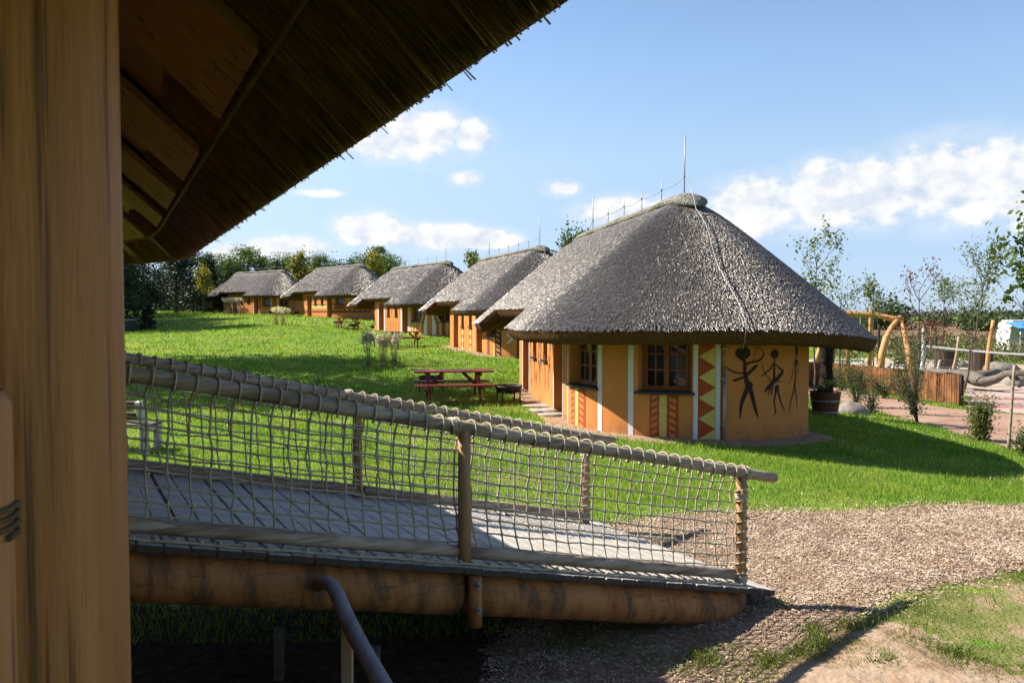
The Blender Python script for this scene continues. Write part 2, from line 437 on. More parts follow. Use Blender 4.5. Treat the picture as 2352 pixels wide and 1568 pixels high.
mat('sand', (0.42, 0.33, 0.24), (0.52, 0.44, 0.34), scale=1.2, detail=8, bump=0.4, bscale=15, spec=0.1)
mat('red_sand', (0.42, 0.11, 0.085), (0.50, 0.38, 0.32), scale=0.5, detail=7, lo=0.34, hi=0.47, stretch=(0.35, 1.3, 1), bump=0.3, bscale=15, spec=0.1)
mat('field_brown', (0.17, 0.105, 0.062), (0.24, 0.165, 0.10), scale=0.12, detail=9, stretch=(0.3, 1, 1), spec=0.05, rough=0.95)
mat('field_green', (0.085, 0.16, 0.035), (0.11, 0.19, 0.05), scale=0.05, spec=0.05, rough=0.95)
mat('wall_orange', (0.60, 0.215, 0.058), (0.74, 0.30, 0.090), scale=1.6, detail=8, bump=0.35, bscale=40, bdist=0.012, rough=0.9, spec=0.15, lo=.25, hi=.75, dirt=(0.20, 0.11, 0.06))
mat('paint_white', (0.70, 0.72, 0.74), (0.80, 0.80, 0.80), scale=6, bump=0.2, bscale=80, bdist=0.006, rough=0.8)
mat('paint_rust', (0.40, 0.070, 0.016), (0.46, 0.095, 0.022), scale=5, bump=0.2, bscale=80, bdist=0.006, rough=0.85)
mat('paint_yellow', (0.66, 0.47, 0.12), (0.74, 0.56, 0.18), scale=5, bump=0.2, bscale=80, bdist=0.006, rough=0.85)
mat('paint_dark', (0.040, 0.016, 0.014), (0.055, 0.022, 0.018), scale=5, rough=0.85)
mat('paint_brown', (0.20, 0.07, 0.035), (0.25, 0.09, 0.045), scale=5, rough=0.85)
mat('window_wood', (0.24, 0.065, 0.016), (0.32, 0.095, 0.025), scale=8, stretch=(1, 1, 6), rough=0.5, spec=0.4)
mat('door_wood', (0.30, 0.075, 0.018), (0.38, 0.11, 0.028), scale=6, stretch=(4, 4, 0.6), rough=0.55)
mat('slate', (0.018, 0.018, 0.020), (0.035, 0.035, 0.037), scale=20, rough=0.55, spec=0.4)
mat('glass', (0.012, 0.014, 0.015), rough=0.04, spec=0.7)
mat('metal', (0.30, 0.32, 0.34), (0.40, 0.42, 0.44), scale=20, rough=0.5, metal=0.6)
mat('thatch_base', (0.055, 0.046, 0.040), (0.11, 0.092, 0.080), scale=16, detail=8, bump=1.0, bscale=60, bdist=0.06, spec=0.2, rough=0.85)
mat('straw_top', (0.036, 0.027, 0.021), (0.066, 0.051, 0.041), scale=1.3, detail=7, island=0.25, rough=0.42, spec=1.0, ior=1.78, tint=(1.0, 0.92, 0.83))
mat('straw_end', (0.055, 0.046, 0.042), (0.09, 0.078, 0.07), scale=2, island=0.4, rough=0.85, spec=0.1)
mat('thatch_cut', (0.075, 0.037, 0.014), (0.19, 0.095, 0.033), scale=30, detail=8, stretch=(1, 1, 0.5), bump=1.0, bscale=70, bdist=0.03, spec=0.1, rough=0.9)
mat('ridge_thatch', (0.12, 0.115, 0.09), (0.34, 0.325, 0.27), scale=14, detail=9, stretch=(1, 0.35, 1), bump=1.0, bscale=30, bdist=0.05, spec=0.2, rough=0.85)
mat('reed_dark', (0.19, 0.088, 0.042), (0.40, 0.205, 0.10), scale=6, island=0.5, rough=0.6, spec=0.3)
mat('soffit_wood', (0.40, 0.195, 0.085), (0.54, 0.285, 0.13), scale=3, stretch=(1, 5, 5), rough=0.75, streak=(2.6, (0.8, 5, 5), 0.9, (0.05, 0.025, 0.014)))
mat('post_wood', (0.40, 0.14, 0.045), (0.57, 0.215, 0.072), c3=(0.76, 0.33, 0.13), scale=1.7, detail=6, stretch=(5, 5, 0.45), rough=0.6, spec=0.35, bump=0.35, bscale=9, lo=.26, hi=.74,
    streak=(2.6, (12, 12, 0.22), 0.7, (0.08, 0.03, 0.011), .53, .60), knots=(4.5, (1.3, 1.3, .6), .055, (0.09, 0.035, 0.014)))
mat('beam_wood', (0.20, 0.10, 0.045), (0.44, 0.175, 0.055), c3=(0.52, 0.23, 0.08), lo=.40, hi=.60, scale=3.0, detail=7, stretch=(2.2, .7, .7), rough=0.7, bump=0.4, bscale=12, streak=(3.2, (0.55, 11, 13), 0.85, (0.10, 0.05, 0.025)))
mat('rail_wood', (0.28, 0.195, 0.13), (0.60, 0.49, 0.38), scale=2.2, detail=7, stretch=(0.7, 6, 6), rough=0.75, bump=0.6, bscale=9, bdist=0.012, streak=(3.4, (0.4, 16, 16), 0.6, (0.08, 0.045, 0.025), .54, .66))
mat('rail_post', (0.40, 0.215, 0.09), (0.50, 0.30, 0.15), scale=2.2, stretch=(6, 6, 0.7), rough=0.7, streak=(3.2, (13, 13, 0.6), 0.85, (0.14, 0.07, 0.03)))
mat('deck', (0.44, 0.395, 0.34), (0.60, 0.55, 0.485), scale=2.0, detail=8, stretch=(3, 3, 3), rough=0.75, bump=0.3, bscale=14, spec=0.35)
mat('deck_end', (0.06, 0.048, 0.038), (0.13, 0.10, 0.075), scale=7, rough=0.9)
mat('rope', (0.46, 0.39, 0.285), (0.66, 0.58, 0.46), scale=14, rough=0.9, bump=0.8, bscale=120, bdist=0.005)
mat('pole_grey', (0.17, 0.15, 0.155), (0.30, 0.27, 0.27), scale=2.2, stretch=(6, 0.8, 6), rough=0.6, spec=0.4, streak=(1.6, (8, 0.9, 8), 0.8, (0.07, 0.045, 0.04)))
mat('table_red', (0.19, 0.030, 0.020), (0.30, 0.055, 0.033), scale=3.5, stretch=(0.7, 5, 5), rough=0.5, spec=0.3)
mat('black_steel', (0.012, 0.011, 0.011), (0.030, 0.024, 0.02), scale=9, rough=0.6, spec=0.4)
mat('ash', (0.05, 0.045, 0.04), (0.12, 0.11, 0.10), scale=9, rough=0.95)
mat('concrete_white', (0.62, 0.60, 0.56), (0.72, 0.70, 0.67), scale=5, bump=0.2, rough=0.85)
mat('slat_brown', (0.105, 0.06, 0.05), (0.17, 0.105, 0.09), scale=3, stretch=(0.7, 5, 5), rough=0.6)
mat('bin_grey', (0.08, 0.08, 0.08), (0.14, 0.14, 0.14), scale=9, rough=0.7)
mat('bark', (0.085, 0.06, 0.045), (0.17, 0.125, 0.095), scale=8, stretch=(3, 3, 0.6), bump=0.7, bscale=20, rough=0.9)
mat('trunk_grey', (0.13, 0.105, 0.085), (0.27, 0.235, 0.20), scale=2.4, stretch=(0.6, 4, 4), bump=0.8, bscale=14, bdist=0.04, rough=0.85, streak=(1.6, (1, 6, 6), 0.8, (0.08, 0.06, 0.05)))
mat('log_orange', (0.56, 0.265, 0.085), (0.66, 0.36, 0.14), scale=2.4, stretch=(4, 4, 0.8), rough=0.65, streak=(1.8, (6, 6, 0.8), 0.7, (0.27, 0.10, 0.035)))
mat('log_pale', (0.40, 0.27, 0.16), (0.50, 0.36, 0.23), scale=2.4, stretch=(5, 5, 0.7), rough=0.7)
mat('birch', (0.62, 0.62, 0.62), (0.80, 0.80, 0.79), scale=7, stretch=(1, 1, 2.2), rough=0.7, streak=(4.0, (1, 1, 3), 0.95, (0.05, 0.045, 0.04)))
mat('reed_fence', (0.13, 0.055, 0.022), (0.36, 0.155, 0.058), scale=2.2, stretch=(1, 1, 1), rough=0.85, island=0.14)
mat('reed_fence_dark', (0.03, 0.02, 0.014), (0.07, 0.045, 0.03), scale=9, stretch=(7, 7, 0.5), rough=0.9, island=0.3)
mat('stone', (0.19, 0.165, 0.14), (0.34, 0.30, 0.265), scale=4, detail=9, bump=0.6, bscale=12, bdist=0.03, rough=0.9)
mat('slab', (0.40, 0.33, 0.26), (0.52, 0.45, 0.37), scale=4, detail=8, bump=0.4, bscale=20, rough=0.9)
mat('caravan_white', (0.78, 0.79, 0.80), (0.83, 0.83, 0.83), scale=2, rough=0.35, spec=0.5)
mat('awning_blue', (0.07, 0.27, 0.68), (0.12, 0.36, 0.76), scale=2, rough=0.6)
mat('light_blue', (0.35, 0.52, 0.60), rough=0.7)
mat('swing_green', (0.03, 0.36, 0.16), rough=0.5)
mat('net_tape', (0.42, 0.42, 0.42), (0.50, 0.50, 0.50), scale=9, rough=0.7)
mat('barrel_wood', (0.135, 0.048, 0.018), (0.21, 0.08, 0.03), scale=3, stretch=(6, 6, 0.7), rough=0.6)
mat('dark_wood', (0.05, 0.033, 0.022), (0.095, 0.065, 0.045), scale=3, stretch=(6, 6, 0.7), rough=0.85)
mat('fence_wood', (0.10, 0.085, 0.07), (0.16, 0.14, 0.12), scale=4, stretch=(1, 4, 4), rough=0.85)
mat('palm_bark', (0.014, 0.011, 0.008), (0.04, 0.03, 0.02), scale=14, bump=1.0, bscale=30, bdist=0.04, rough=0.95)
mat('plume', (0.74, 0.70, 0.64), (0.85, 0.82, 0.77), scale=3, island=0.15, trans=0.5, rough=0.8)
mat('reed_stem', (0.42, 0.30, 0.15), (0.58, 0.44, 0.25), scale=3, island=0.35, trans=0.25, rough=0.7)
def leafmat(n, a, b, tr=0.42, isl=0.4): mat(n, a, b, scale=0.8, island=isl, trans=tr, rough=0.5, spec=0.35, lo=0.3, hi=0.7)
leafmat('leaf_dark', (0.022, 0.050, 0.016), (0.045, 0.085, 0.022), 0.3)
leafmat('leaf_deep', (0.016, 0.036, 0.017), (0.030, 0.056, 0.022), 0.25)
leafmat('leaf_mid', (0.060, 0.115, 0.024), (0.115, 0.18, 0.038), 0.48)
leafmat('leaf_pale', (0.12, 0.165, 0.045), (0.21, 0.25, 0.075), 0.48)
leafmat('leaf_yellow', (0.17, 0.19, 0.030), (0.29, 0.26, 0.045), 0.5)
leafmat('leaf_red', (0.13, 0.035, 0.030), (0.21, 0.07, 0.045), 0.4)
leafmat('leaf_haze', (0.095, 0.125, 0.115), (0.13, 0.16, 0.14), 0.2)  # distance haze painted into the leaf colour, greyer and bluer

leafmat('leaf_scrub', (0.10, 0.105, 0.042), (0.19, 0.165, 0.075), 0.3)
mat('grass_thin', (0.17, 0.22, 0.035), (0.27, 0.28, 0.075), scale=0.8, island=0.4, trans=0.45, rough=0.6)

mat('dry_turf', (0.10, 0.13, 0.03), (0.19, 0.20, 0.06), c3=(0.36, 0.26, 0.16), scale=2.4, detail=5, lo=.36, hi=.66, bump=.8, bscale=30, bdist=.04, rough=.95, spec=.05)
mat('batten_wood', (0.10, 0.065, 0.03), (0.17, 0.11, 0.05), scale=5, rough=.8)

mat('rope_dark', (0.13, 0.075, 0.04), (0.20, 0.125, 0.07), scale=14, rough=0.9)
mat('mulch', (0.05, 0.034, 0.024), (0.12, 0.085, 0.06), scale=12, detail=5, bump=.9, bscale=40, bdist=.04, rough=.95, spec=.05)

mat('clover', (0.72, 0.72, 0.62), (0.85, 0.85, 0.78), scale=3, trans=.3)
mat('litter', (0.30, 0.19, 0.10), (0.45, 0.31, 0.18), scale=3, island=.4)
# ------------------------------------------------------------------ ground and sheets lying on it
def build_ground():
    a = np.r_[np.linspace(-46, 46, 220), np.linspace(48, 312, 60)]
    a = np.radians(a); rr = np.exp(np.linspace(math.log(0.4), math.log(4500), 230))
    A, RR = np.meshgrid(a, rr); X, Y = RR * np.sin(A), RR * np.cos(A)
    Z = ground(X, Y)
    small = smooth(RR, 2, 5) * (1 - smooth(RR, 60, 90))
    Z = Z + small * 0.012 * vnoise(X, Y, 1.3, 5)
    na, nr = len(a), len(rr); V = np.stack([X, Y, Z], -1).reshape(-1, 3)
    V = np.vstack([V, [[0, 0, gz(0, 0)]]])
    i = np.arange(nr - 1)[:, None] * na; j = np.arange(na)[None, :]; jn = (j + 1) % na
    F = np.stack([i + j, i + jn, i + na + jn, i + na + j], -1).reshape(-1, 4)
    c = len(V) - 1; T = np.stack([np.full(na, c), np.arange(na), (np.arange(na) + 1) % na], -1)
    o = np_mesh('ground', V, [F[:, ::-1], T[:, ::-1]], MAT['lawn'], smooth_=True)
    tag(o, 'green lawn sloping up behind the huts and out to the horizon', kind='structure')
build_ground()

def inside(x, y, poly):
    c = np.zeros(x.shape, bool); n = len(poly)
    for k in range(n):
        x0, y0 = poly[k][0], poly[k][1]; x1, y1 = poly[(k + 1) % n][0], poly[(k + 1) % n][1]
        if y0 == y1: continue
        c ^= ((y0 > y) != (y1 > y)) & (x < (x1 - x0) * (y - y0) / (y1 - y0) + x0)
    return c
def sheet(name, poly, cell, off, m, wob=0.0, label=None, seed=0, lump=0.0):
    P = np.array([(p[0], p[1]) for p in poly]); lo, hi = P.min(0) - wob, P.max(0) + wob
    xs = np.arange(lo[0], hi[0] + cell, cell); ys = np.arange(lo[1], hi[1] + cell, cell)
    X, Y = np.meshgrid(xs, ys); nx = len(xs)
    cx, cy = X[:-1, :-1] + cell / 2, Y[:-1, :-1] + cell / 2
    keep = inside(cx + wob * vnoise(cx, cy, 1.6 / max(wob, .05) * .25, seed), cy + wob * vnoise(cx, cy, 1.6 / max(wob, .05) * .25, seed + 9), P)
    Z = ground(X, Y) + off
    dist = np.hypot(X, Y); Z = Z + 0.012 * vnoise(X, Y, 1.3, 5) * smooth(dist, 2, 5) * (1 - smooth(dist, 60, 90))
    if lump:                                   # lumps die out towards the edge
        dm = np.full(X.shape, 1e9)
        for k in range(len(P)):
            a, b = P[k], P[(k + 1) % len(P)]; ab = b - a; t = np.clip(((X - a[0]) * ab[0] + (Y - a[1]) * ab[1]) / (ab @ ab), 0, 1)
            dm = np.minimum(dm, np.hypot(X - a[0] - t * ab[0], Y - a[1] - t * ab[1]))
        Z = Z + lump * (0.5 + 0.5 * vnoise(X, Y, 3.0, seed + 3)) * smooth(dm, .1, .6)
    i, j = np.nonzero(keep); b = i * nx + j
    F = np.stack([b, b + 1, b + nx + 1, b + nx], -1)
    used = np.unique(F); mp = np.full(X.size, -1); mp[used] = np.arange(len(used))
    V = np.stack([X, Y, Z], -1).reshape(-1, 3)[used]
    o = np_mesh(name, V, mp[F], MAT[m], smooth_=True)
    return tag(o, label, kind='structure')
def gpoly(pts): return [tuple(on_ground(*p))[:2] for p in pts]

CHIP_POLY = gpoly([(1310, 1212), (1500, 1186), (1700, 1172), (1900, 1176), (2050, 1168), (2352, 1162), (2700, 1150), (2750, 1285), (2352, 1312), (2150, 1345),
                   (1990, 1400), (1820, 1480), (1680, 1545), (1540, 1600), (1350, 1640), (1100, 1600), (1150, 1450), (1300, 1380), (1500, 1380), (1350, 1260)])
SOIL_POLY = gpoly([(1540, 1610), (1680, 1530), (1840, 1465), (1990, 1425), (2090, 1440), (2230, 1500), (2400, 1560), (2520, 1640), (2300, 1720), (1800, 1760), (1500, 1720)])
PATH_POLY = gpoly([(1780, 880), (1900, 884), (2010, 905), (2130, 930), (2230, 944), (2700, 975), (2900, 1100), (2400, 1052), (2230, 1006), (2080, 962), (1950, 925), (1850, 905), (1760, 893)])
RED_POLY = gpoly([(2215, 887), (2352, 893), (2700, 905), (2760, 985), (2352, 952), (2222, 936)])
PLAY_POLY = gpoly([(1790, 826), (2000, 822), (2200, 828), (2400, 842), (2700, 860), (2720, 915), (2352, 905), (2215, 898), (2200, 862), (1960, 842), (1800, 838)])
if True:
    sheet('dry_turf', gpoly([(1960, 1430), (1985, 1400), (2150, 1343), (2352, 1310), (2760, 1283), (2900, 1500), (2900, 1800), (2300, 1800), (2060, 1600)]), 0.06, 0.002, 'dry_turf', 0.15, 'thin dry turf at the lower right corner', 8)
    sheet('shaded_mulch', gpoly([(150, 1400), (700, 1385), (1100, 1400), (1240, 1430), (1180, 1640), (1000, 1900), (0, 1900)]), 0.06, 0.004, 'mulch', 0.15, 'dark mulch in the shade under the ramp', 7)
    sheet('bare_soil', SOIL_POLY, 0.06, 0.004, 'soil', 0.12, 'pale bare sandy soil patch at the lower right', 1, lump=0.05)
    sheet('woodchip_ground', CHIP_POLY, 0.06, 0.008, 'chip_soil', 0.16, 'brown woodchip surface at the foot of the ramp', 2, lump=0.008)
    sheet('path', PATH_POLY, 0.14, 0.012, 'path', 0.25, 'pinkish dirt path curving behind the nearest hut', 3)
    sheet('playground_sand', PLAY_POLY, 0.3, 0.015, 'sand', 0.4, 'pale sand of the playground', 4)
    sheet('red_court', RED_POLY, 0.14, 0.022, 'red_sand', 0.3, 'red and pink sandy court by the playground', 5)
    def strip(name, x0, x1, y0, y1, m, off, label):
        n = 40; V = []; F = []
        for k in range(n + 1):
            for yy in (y0, y1):
                x = x0 + (x1 - x0) * k / n; V.append((x, yy, gz(x, yy) + off))
        for k in range(n): F.append((2 * k, 2 * k + 2, 2 * k + 3, 2 * k + 1))
        tag(np_mesh(name, V, np.array(F), MAT[m]), label, kind='structure')
    strip('ploughed_field', 30, 700, 88, 262, 'field_brown', 0.06, 'brown ploughed field beyond the campsite')
    strip('green_field', 60, 1200, 290, 520, 'field_green', 0.08, 'narrow green field strip near the horizon')
    strip('distant_field', 100, 2400, 620, 1500, 'field_brown', 0.1, 'brown field on the horizon')

# ------------------------------------------------------------------ the thatched huts
RW, LR = 2.5, 6.0
ROOF_L = 8.5
def wall_pt(s, off=0.0, r=RW, L=LR):
    """plan point on the stadium shaped wall; s = 0 where the straight left side meets the near round end, s < 0 along the left side"""
    if s < -L:
        a = (-s - L) / r; n = Vector((-math.cos(a), math.sin(a), 0)); c = Vector((0, L, 0))
    elif s <= 0: n = Vector((-1, 0, 0)); c = Vector((0, -s, 0))
    elif s < math.pi * r:
        a = s / r; n = Vector((-math.cos(a), -math.sin(a), 0)); c = Vector((0, 0, 0))
    else: n = Vector((1, 0, 0)); c = Vector((0, s - math.pi * r, 0))
    return c + n * (r + off), n
def WP(s, z, off=0.0):
    p, n = wall_pt(s, off); return (p.x, p.y, z)

WIN_BIG = [(0.06, 1.22, 0.88, 1.98), (2.17, 3.17, 0.88, 1.98)]
WIN_SMALL = [(-4.12, -3.62, 1.22, 1.98), (-2.75, -2.25, 1.22, 1.98)]
DOORS = [(-1.5, -0.6, 0.02, 2.02), (-5.6, -4.7, 0.02, 2.02)]
SILL_D, DOOR_D = 0.20, 0.34
WALL_TOP = 2.42

def wall_mesh():
    b = MB(); ops = [(o, SILL_D) for o in WIN_BIG] + [(o, SILL_D) for o in WIN_SMALL] + [(o, DOOR_D) for o in DOORS]
    ss = set()
    for k in range(81): ss.add(round(k * math.pi * RW / 80, 4))
    for k in range(61): ss.add(round(-LR - k * math.pi * RW / 60, 4))
    ss |= {0.0, -LR, round(math.pi * RW, 4), round(math.pi * RW + LR, 4)}
    zs = {-0.6, 0.0, WALL_TOP}
    for (o, _) in ops: ss |= {o[0], o[1]}; zs |= {o[2], o[3]}
    ss = sorted(ss); zs = sorted(zs)
    for i in range(len(ss) - 1):
        if ss[i + 1] - ss[i] < 1e-3: continue
        for j in range(len(zs) - 1):
            sm, zm = (ss[i] + ss[i + 1]) / 2, (zs[j] + zs[j + 1]) / 2
            if any(o[0] < sm < o[1] and o[2] < zm < o[3] for (o, _) in ops): continue
            b.quad(WP(ss[i], zs[j]), WP(ss[i + 1], zs[j]), WP(ss[i + 1], zs[j + 1]), WP(ss[i], zs[j + 1]))
    for (o, d) in ops:
        s0, s1, z0, z1 = o; k = [s for s in ss if s0 <= s <= s1]
        b.quad(WP(s0, z0), WP(s0, z1), WP(s0, z1, -d), WP(s0, z0, -d))
        b.quad(WP(s1, z1), WP(s1, z0), WP(s1, z0, -d), WP(s1, z1, -d))
        for z in (z0, z1): b.add([WP(s, z) for s in k] + [WP(s1, z, -d), WP(s0, z, -d)], [range(len(k) + 2)])
    return b.mesh('wall')
WALL_ME = wall_mesh(); WALL_ME.materials.append(MAT['wall_orange'])

def opening_frame(o, d):
    """matrix whose x runs along the opening (left to right seen from outside), y inward, z up, origin at its lower middle"""
    p0, p1 = Vector(WP(o[0], o[2], -d)), Vector(WP(o[1], o[2], -d))
    x = (p1 - p0); w = x.length; x.normalize(); z = Vector((0, 0, 1)); y = z.cross(x)
    M = Matrix((x, y, z)).transposed().to_4x4(); M.translation = (p0 + p1) / 2
    return M, w
def window_meshes(w, h, cols, rows, leaves):
    f = MB(); t = 0.055
    for sx in (-1, 1): f.box((sx * (w / 2 - t / 2 + .004), 0.02, h / 2), (t, 0.07, h + .01), bev=.006)
    for z in (t / 2, h - t / 2): f.box((0, 0.02, z), (w - 2 * t + .004, 0.068, t), bev=.006)
    panes = []; lw = (w - 2 * t) / leaves
    for l in range(leaves):
        x0 = -w / 2 + t + l * lw; a = 0.05
        for sx in (0, 1): f.box((x0 + (a / 2 if sx == 0 else lw - a / 2), 0.005, h / 2), (a, 0.055, h - 2 * t), bev=.006)
        for z in (t + a / 2, h - t - a / 2): f.box((x0 + lw / 2, 0.005, z), (lw - 2 * a + .002, 0.053, a), bev=.006)
        gw, gh = (lw - 2 * a) / cols, (h - 2 * t - 2 * a) / rows
        for c in range(1, cols): f.box((x0 + a + c * gw, 0.002, h / 2), (0.026, 0.03, h - 2 * t - 2 * a))
        for r in range(1, rows): f.box((x0 + lw / 2, 0.002, t + a + r * gh), (lw - 2 * a, 0.028, 0.026))
        for c in range(cols):
            for r in range(rows): panes.append((x0 + a + (c + .5) * gw, t + a + (r + .5) * gh))
    p = MB().box((0, 0, 0), (gw - .02, 0.008, gh - .02))
    return f.mesh('window'), p.mesh('pane'), panes
_wc = {}
def add_window(root, o, cols, rows, leaves):
    M, w = opening_frame(o, SILL_D); h = o[3] - o[2]
    key = (round(w, 2), round(h, 2), cols, rows, leaves)
    if key not in _wc: _wc[key] = window_meshes(w, h, cols, rows, leaves)
    fm, pm, panes = _wc[key]
    wo = link('window', fm, MAT['window_wood'], root); wo.matrix_local = M
    for (x, z) in panes:
        p = link('pane', pm, MAT['glass'], wo); p.location = (x, 0.014, z)
        p.rotation_euler = (random.uniform(-.006, .006), 0, random.uniform(-.006, .006))
    b = MB(); n = 10; e = 0.05; s0, s1 = o[0] - e, o[1] + e
    k = [s0 + (s1 - s0) * i / n for i in range(n + 1)]
    z1, z0 = o[2] + 0.012, o[2] - 0.035
    top = [WP(s, z1, 0.07) for s in k] + [WP(s1 - e - .004, z1 + .01, -SILL_D + .02), WP(s0 + e + .004, z1 + .01, -SILL_D + .02)]
    bot = [(p[0], p[1], z0) for p in top]; m = len(top)
    b.add(top + bot, [range(m), list(range(m, 2 * m))[::-1]] + [(i, i + m, (i + 1) % m + m, (i + 1) % m) for i in range(m)])
    b.build('sill', MAT['slate'], wo).matrix_parent_inverse = M.inverted()
def add_door(root, o):
    M, w = opening_frame(o, DOOR_D); h = o[3] - o[2]
    f = MB(); t = .06
    for sx in (-1, 1): f.box((sx * (w / 2 - t / 2 + .004), 0.03, h / 2), (t, .08, h), bev=.006)
    f.box((0, .03, h - t / 2), (w - 2 * t, .078, t))
    do = f.build('door', MAT['door_wood'], root); do.matrix_local = M
    lf = MB().box((0, .05, h / 2 - .02), (w - 2 * t, .04, h - t), bev=.006)
    for r in range(4):
        zc = .3 + r * .46
        for sx in (-1, 1): lf.box((sx * w * .2, .028, zc), (w * .30, .014, .36), bev=.006)
    lf.build('door_leaf', MAT['door_wood'], do)
    MB().tube([(w / 2 - .13, .03, 1.0), (w / 2 - .13, -.03, 1.0), (w / 2 - .24, -.03, 1.0)], .011, 6).build('handle', MAT['metal'], do)
    MB().box((0, -.08, -.01), (w - .02, .36, .05), bev=.01).build('threshold', MAT['stone'], do)

# ---- paint on the walls: flat shapes in (s, z), 6 mm proud
class Paint:
    def __init__(s, lift=0.006): s.b = MB(); s.l = lift
    def poly(s, pts): s.b.add([WP(a, z, s.l) for (a, z) in pts], [range(len(pts))]); return s
    def band(s, s0, s1, z0, z1, n=None):
        n = n or max(1, int(abs(s1 - s0) / 0.1))
        for i in range(n):
            a, c = s0 + (s1 - s0) * i / n, s0 + (s1 - s0) * (i + 1) / n
            s.poly([(a, z0), (c, z0), (c, z1), (a, z1)])
        return s
    def stroke(s, pts, ws):
        """pts (s, z) with full widths ws in metres"""
        k = len(pts)
        for i in range(k - 1):
            (a, b), (c, d) = pts[i], pts[i + 1]; L = math.hypot(c - a, d - b) or 1e-6
            nx, ny = -(d - b) / L, (c - a) / L; h0, h1 = ws[i] / 2, ws[i + 1] / 2
            s.poly([(a - nx * h0, b - ny * h0), (c - nx * h1, d - ny * h1), (c + nx * h1, d + ny * h1), (a + nx * h0, b + ny * h0)])
        for (a, b), w in zip(pts[1:-1], ws[1:-1]): s.disc(a, b, w / 2, w / 2, 8)
        return s
    def disc(s, a, z, ra, rz, n=16):
        return s.poly([(a + ra * math.cos(6.2832 * i / n), z + rz * math.sin(6.2832 * i / n)) for i in range(n)])
    def done(s, name, m, wall): return s.b.build(name, MAT[m], wall)

ZB = 0.0
def stripe(wall, s0, s1, m='paint_white', z0=0.03, z1=2.2, name='painted_stripe'):
    Paint().band(s0, s1, z0, z1).done(name, m, wall)
def ladder(wall, s0, s1, z0, z1, up, m='paint_rust', n=6):
    Paint().band(s0, s1, z0, z1).done('painted_ladder', m, wall)
    p = Paint(0.0085); w = s1 - s0; a, c = s0 + .22 * w, s1 - .22 * w; st = (z1 - z0) / n; sl = st * .5 * (1 if up else -1)
    for i in range(n):
        z = z0 + st * (i + .22)
        p.poly([(a, z), (c, z + sl * .8), (c, z + sl * .8 + st * .5), (a, z + st * .5)])
    p.done('painted_rung', 'wall_orange', wall)
def figure(wall, parts, s_of, z_of, k, m='paint_dark'):
    p = Paint(0.007)
    for i, it in enumerate(parts):
        p.l = 0.007 + 0.0003 * (i % 5)
        if it[0] == 'd': p.disc(s_of(it[1]), z_of(it[2]), it[3] * k[0], it[4] * k[1])
        else:
            pts = [(s_of(q[0]), z_of(q[1])) for q in it[1]]
            p.stroke(pts, [q[2] * k[1] for q in it[1]])
    p.done('painted_figure', m, wall)
FIG1 = [('d', 750, 325, 100, 80), ('s', [(740, 380, 90), (765, 410, 42), (772, 470, 45), (775, 560, 50), (790, 640, 60), (812, 720, 74), (830, 770, 92)]),
        ('s', [(525, 478, 6), (570, 525, 18), (640, 565, 22), (700, 580, 20), (770, 580, 20)]),
        ('s', [(780, 472, 44), (850, 442, 26), (910, 438, 25), (975, 420, 27), (1020, 380, 22), (1040, 345, 16), (1020, 300, 12), (985, 270, 12), (930, 243, 8)]),
        ('s', [(930, 243, 9), (885, 430, 9)]), ('s', [(625, 678, 20), (660, 665, 32), (720, 645, 32), (790, 620, 34), (840, 570, 42), (900, 515, 46), (946, 480, 26)]),
        ('d', 850, 735, 34, 46), ('s', [(815, 760, 66), (780, 850, 62), (740, 950, 48), (725, 1050, 34), (720, 1168, 8)]),
        ('s', [(845, 770, 66), (875, 870, 62), (900, 960, 50), (930, 1060, 44), (968, 1162, 6)]),
        ('s', [(770, 250, 11), (766, 160, 5)]), ('s', [(782, 250, 11), (815, 155, 5)]), ('s', [(796, 255, 11), (838, 165, 5)])]
FIG2 = [('d', 1182, 345, 57, 60), ('s', [(1184, 395, 14), (1180, 450, 26), (1178, 560, 34), (1180, 650, 38), (1165, 710, 62)]),
        ('s', [(1168, 465, 20), (1120, 540, 22), (1050, 600, 18), (1005, 632, 5)]), ('s', [(1190, 475, 18), (1240, 520, 22), (1290, 565, 26)]),
        ('s', [(1312, 548, 18), (1290, 600, 54), (1230, 660, 60), (1150, 720, 60), (1090, 780, 42), (1048, 832, 18)]),
        ('s', [(1018, 445, 6), (1030, 530, 10), (1075, 620, 12), (1135, 680, 14), (1210, 700, 14), (1300, 708, 8)]),
        ('s', [(1140, 740, 22), (1120, 800, 26), (1095, 882, 7)]), ('s', [(1157, 750, 22), (1150, 820, 28), (1138, 882, 7)]), ('d', 1225, 780, 24, 40),
        ('s', [(1205, 760, 46), (1205, 850, 32), (1180, 940, 24), (1195, 1040, 20), (1205, 1100, 18), (1175, 1150, 5)]),
        ('s', [(1235, 805, 36), (1260, 920, 24), (1295, 1010, 20), (1335, 1080, 14), (1336, 1122, 4)])]
FIG3 = [('d', 1470, 310, 22, 72), ('s', [(1468, 370, 11), (1465, 430, 22)]), ('s', [(1468, 436, 54), (1465, 520, 36), (1455, 600, 25), (1458, 670, 27), (1445, 740, 34), (1440, 795, 38)]),
        ('s', [(1445, 440, 20), (1425, 530, 13), (1405, 640, 14), (1370, 720, 8), (1325, 775, 3)]), ('s', [(1490, 440, 20), (1500, 520, 11), (1503, 590, 13), (1480, 612, 14), (1460, 610, 9)]),
        ('s', [(1438, 795, 30), (1420, 890, 22), (1385, 990, 16), (1360, 1152, 4)]), ('s', [(1450, 795, 30), (1470, 900, 22), (1485, 1000, 14), (1503, 1138, 4)])]
KZ = 0.00144
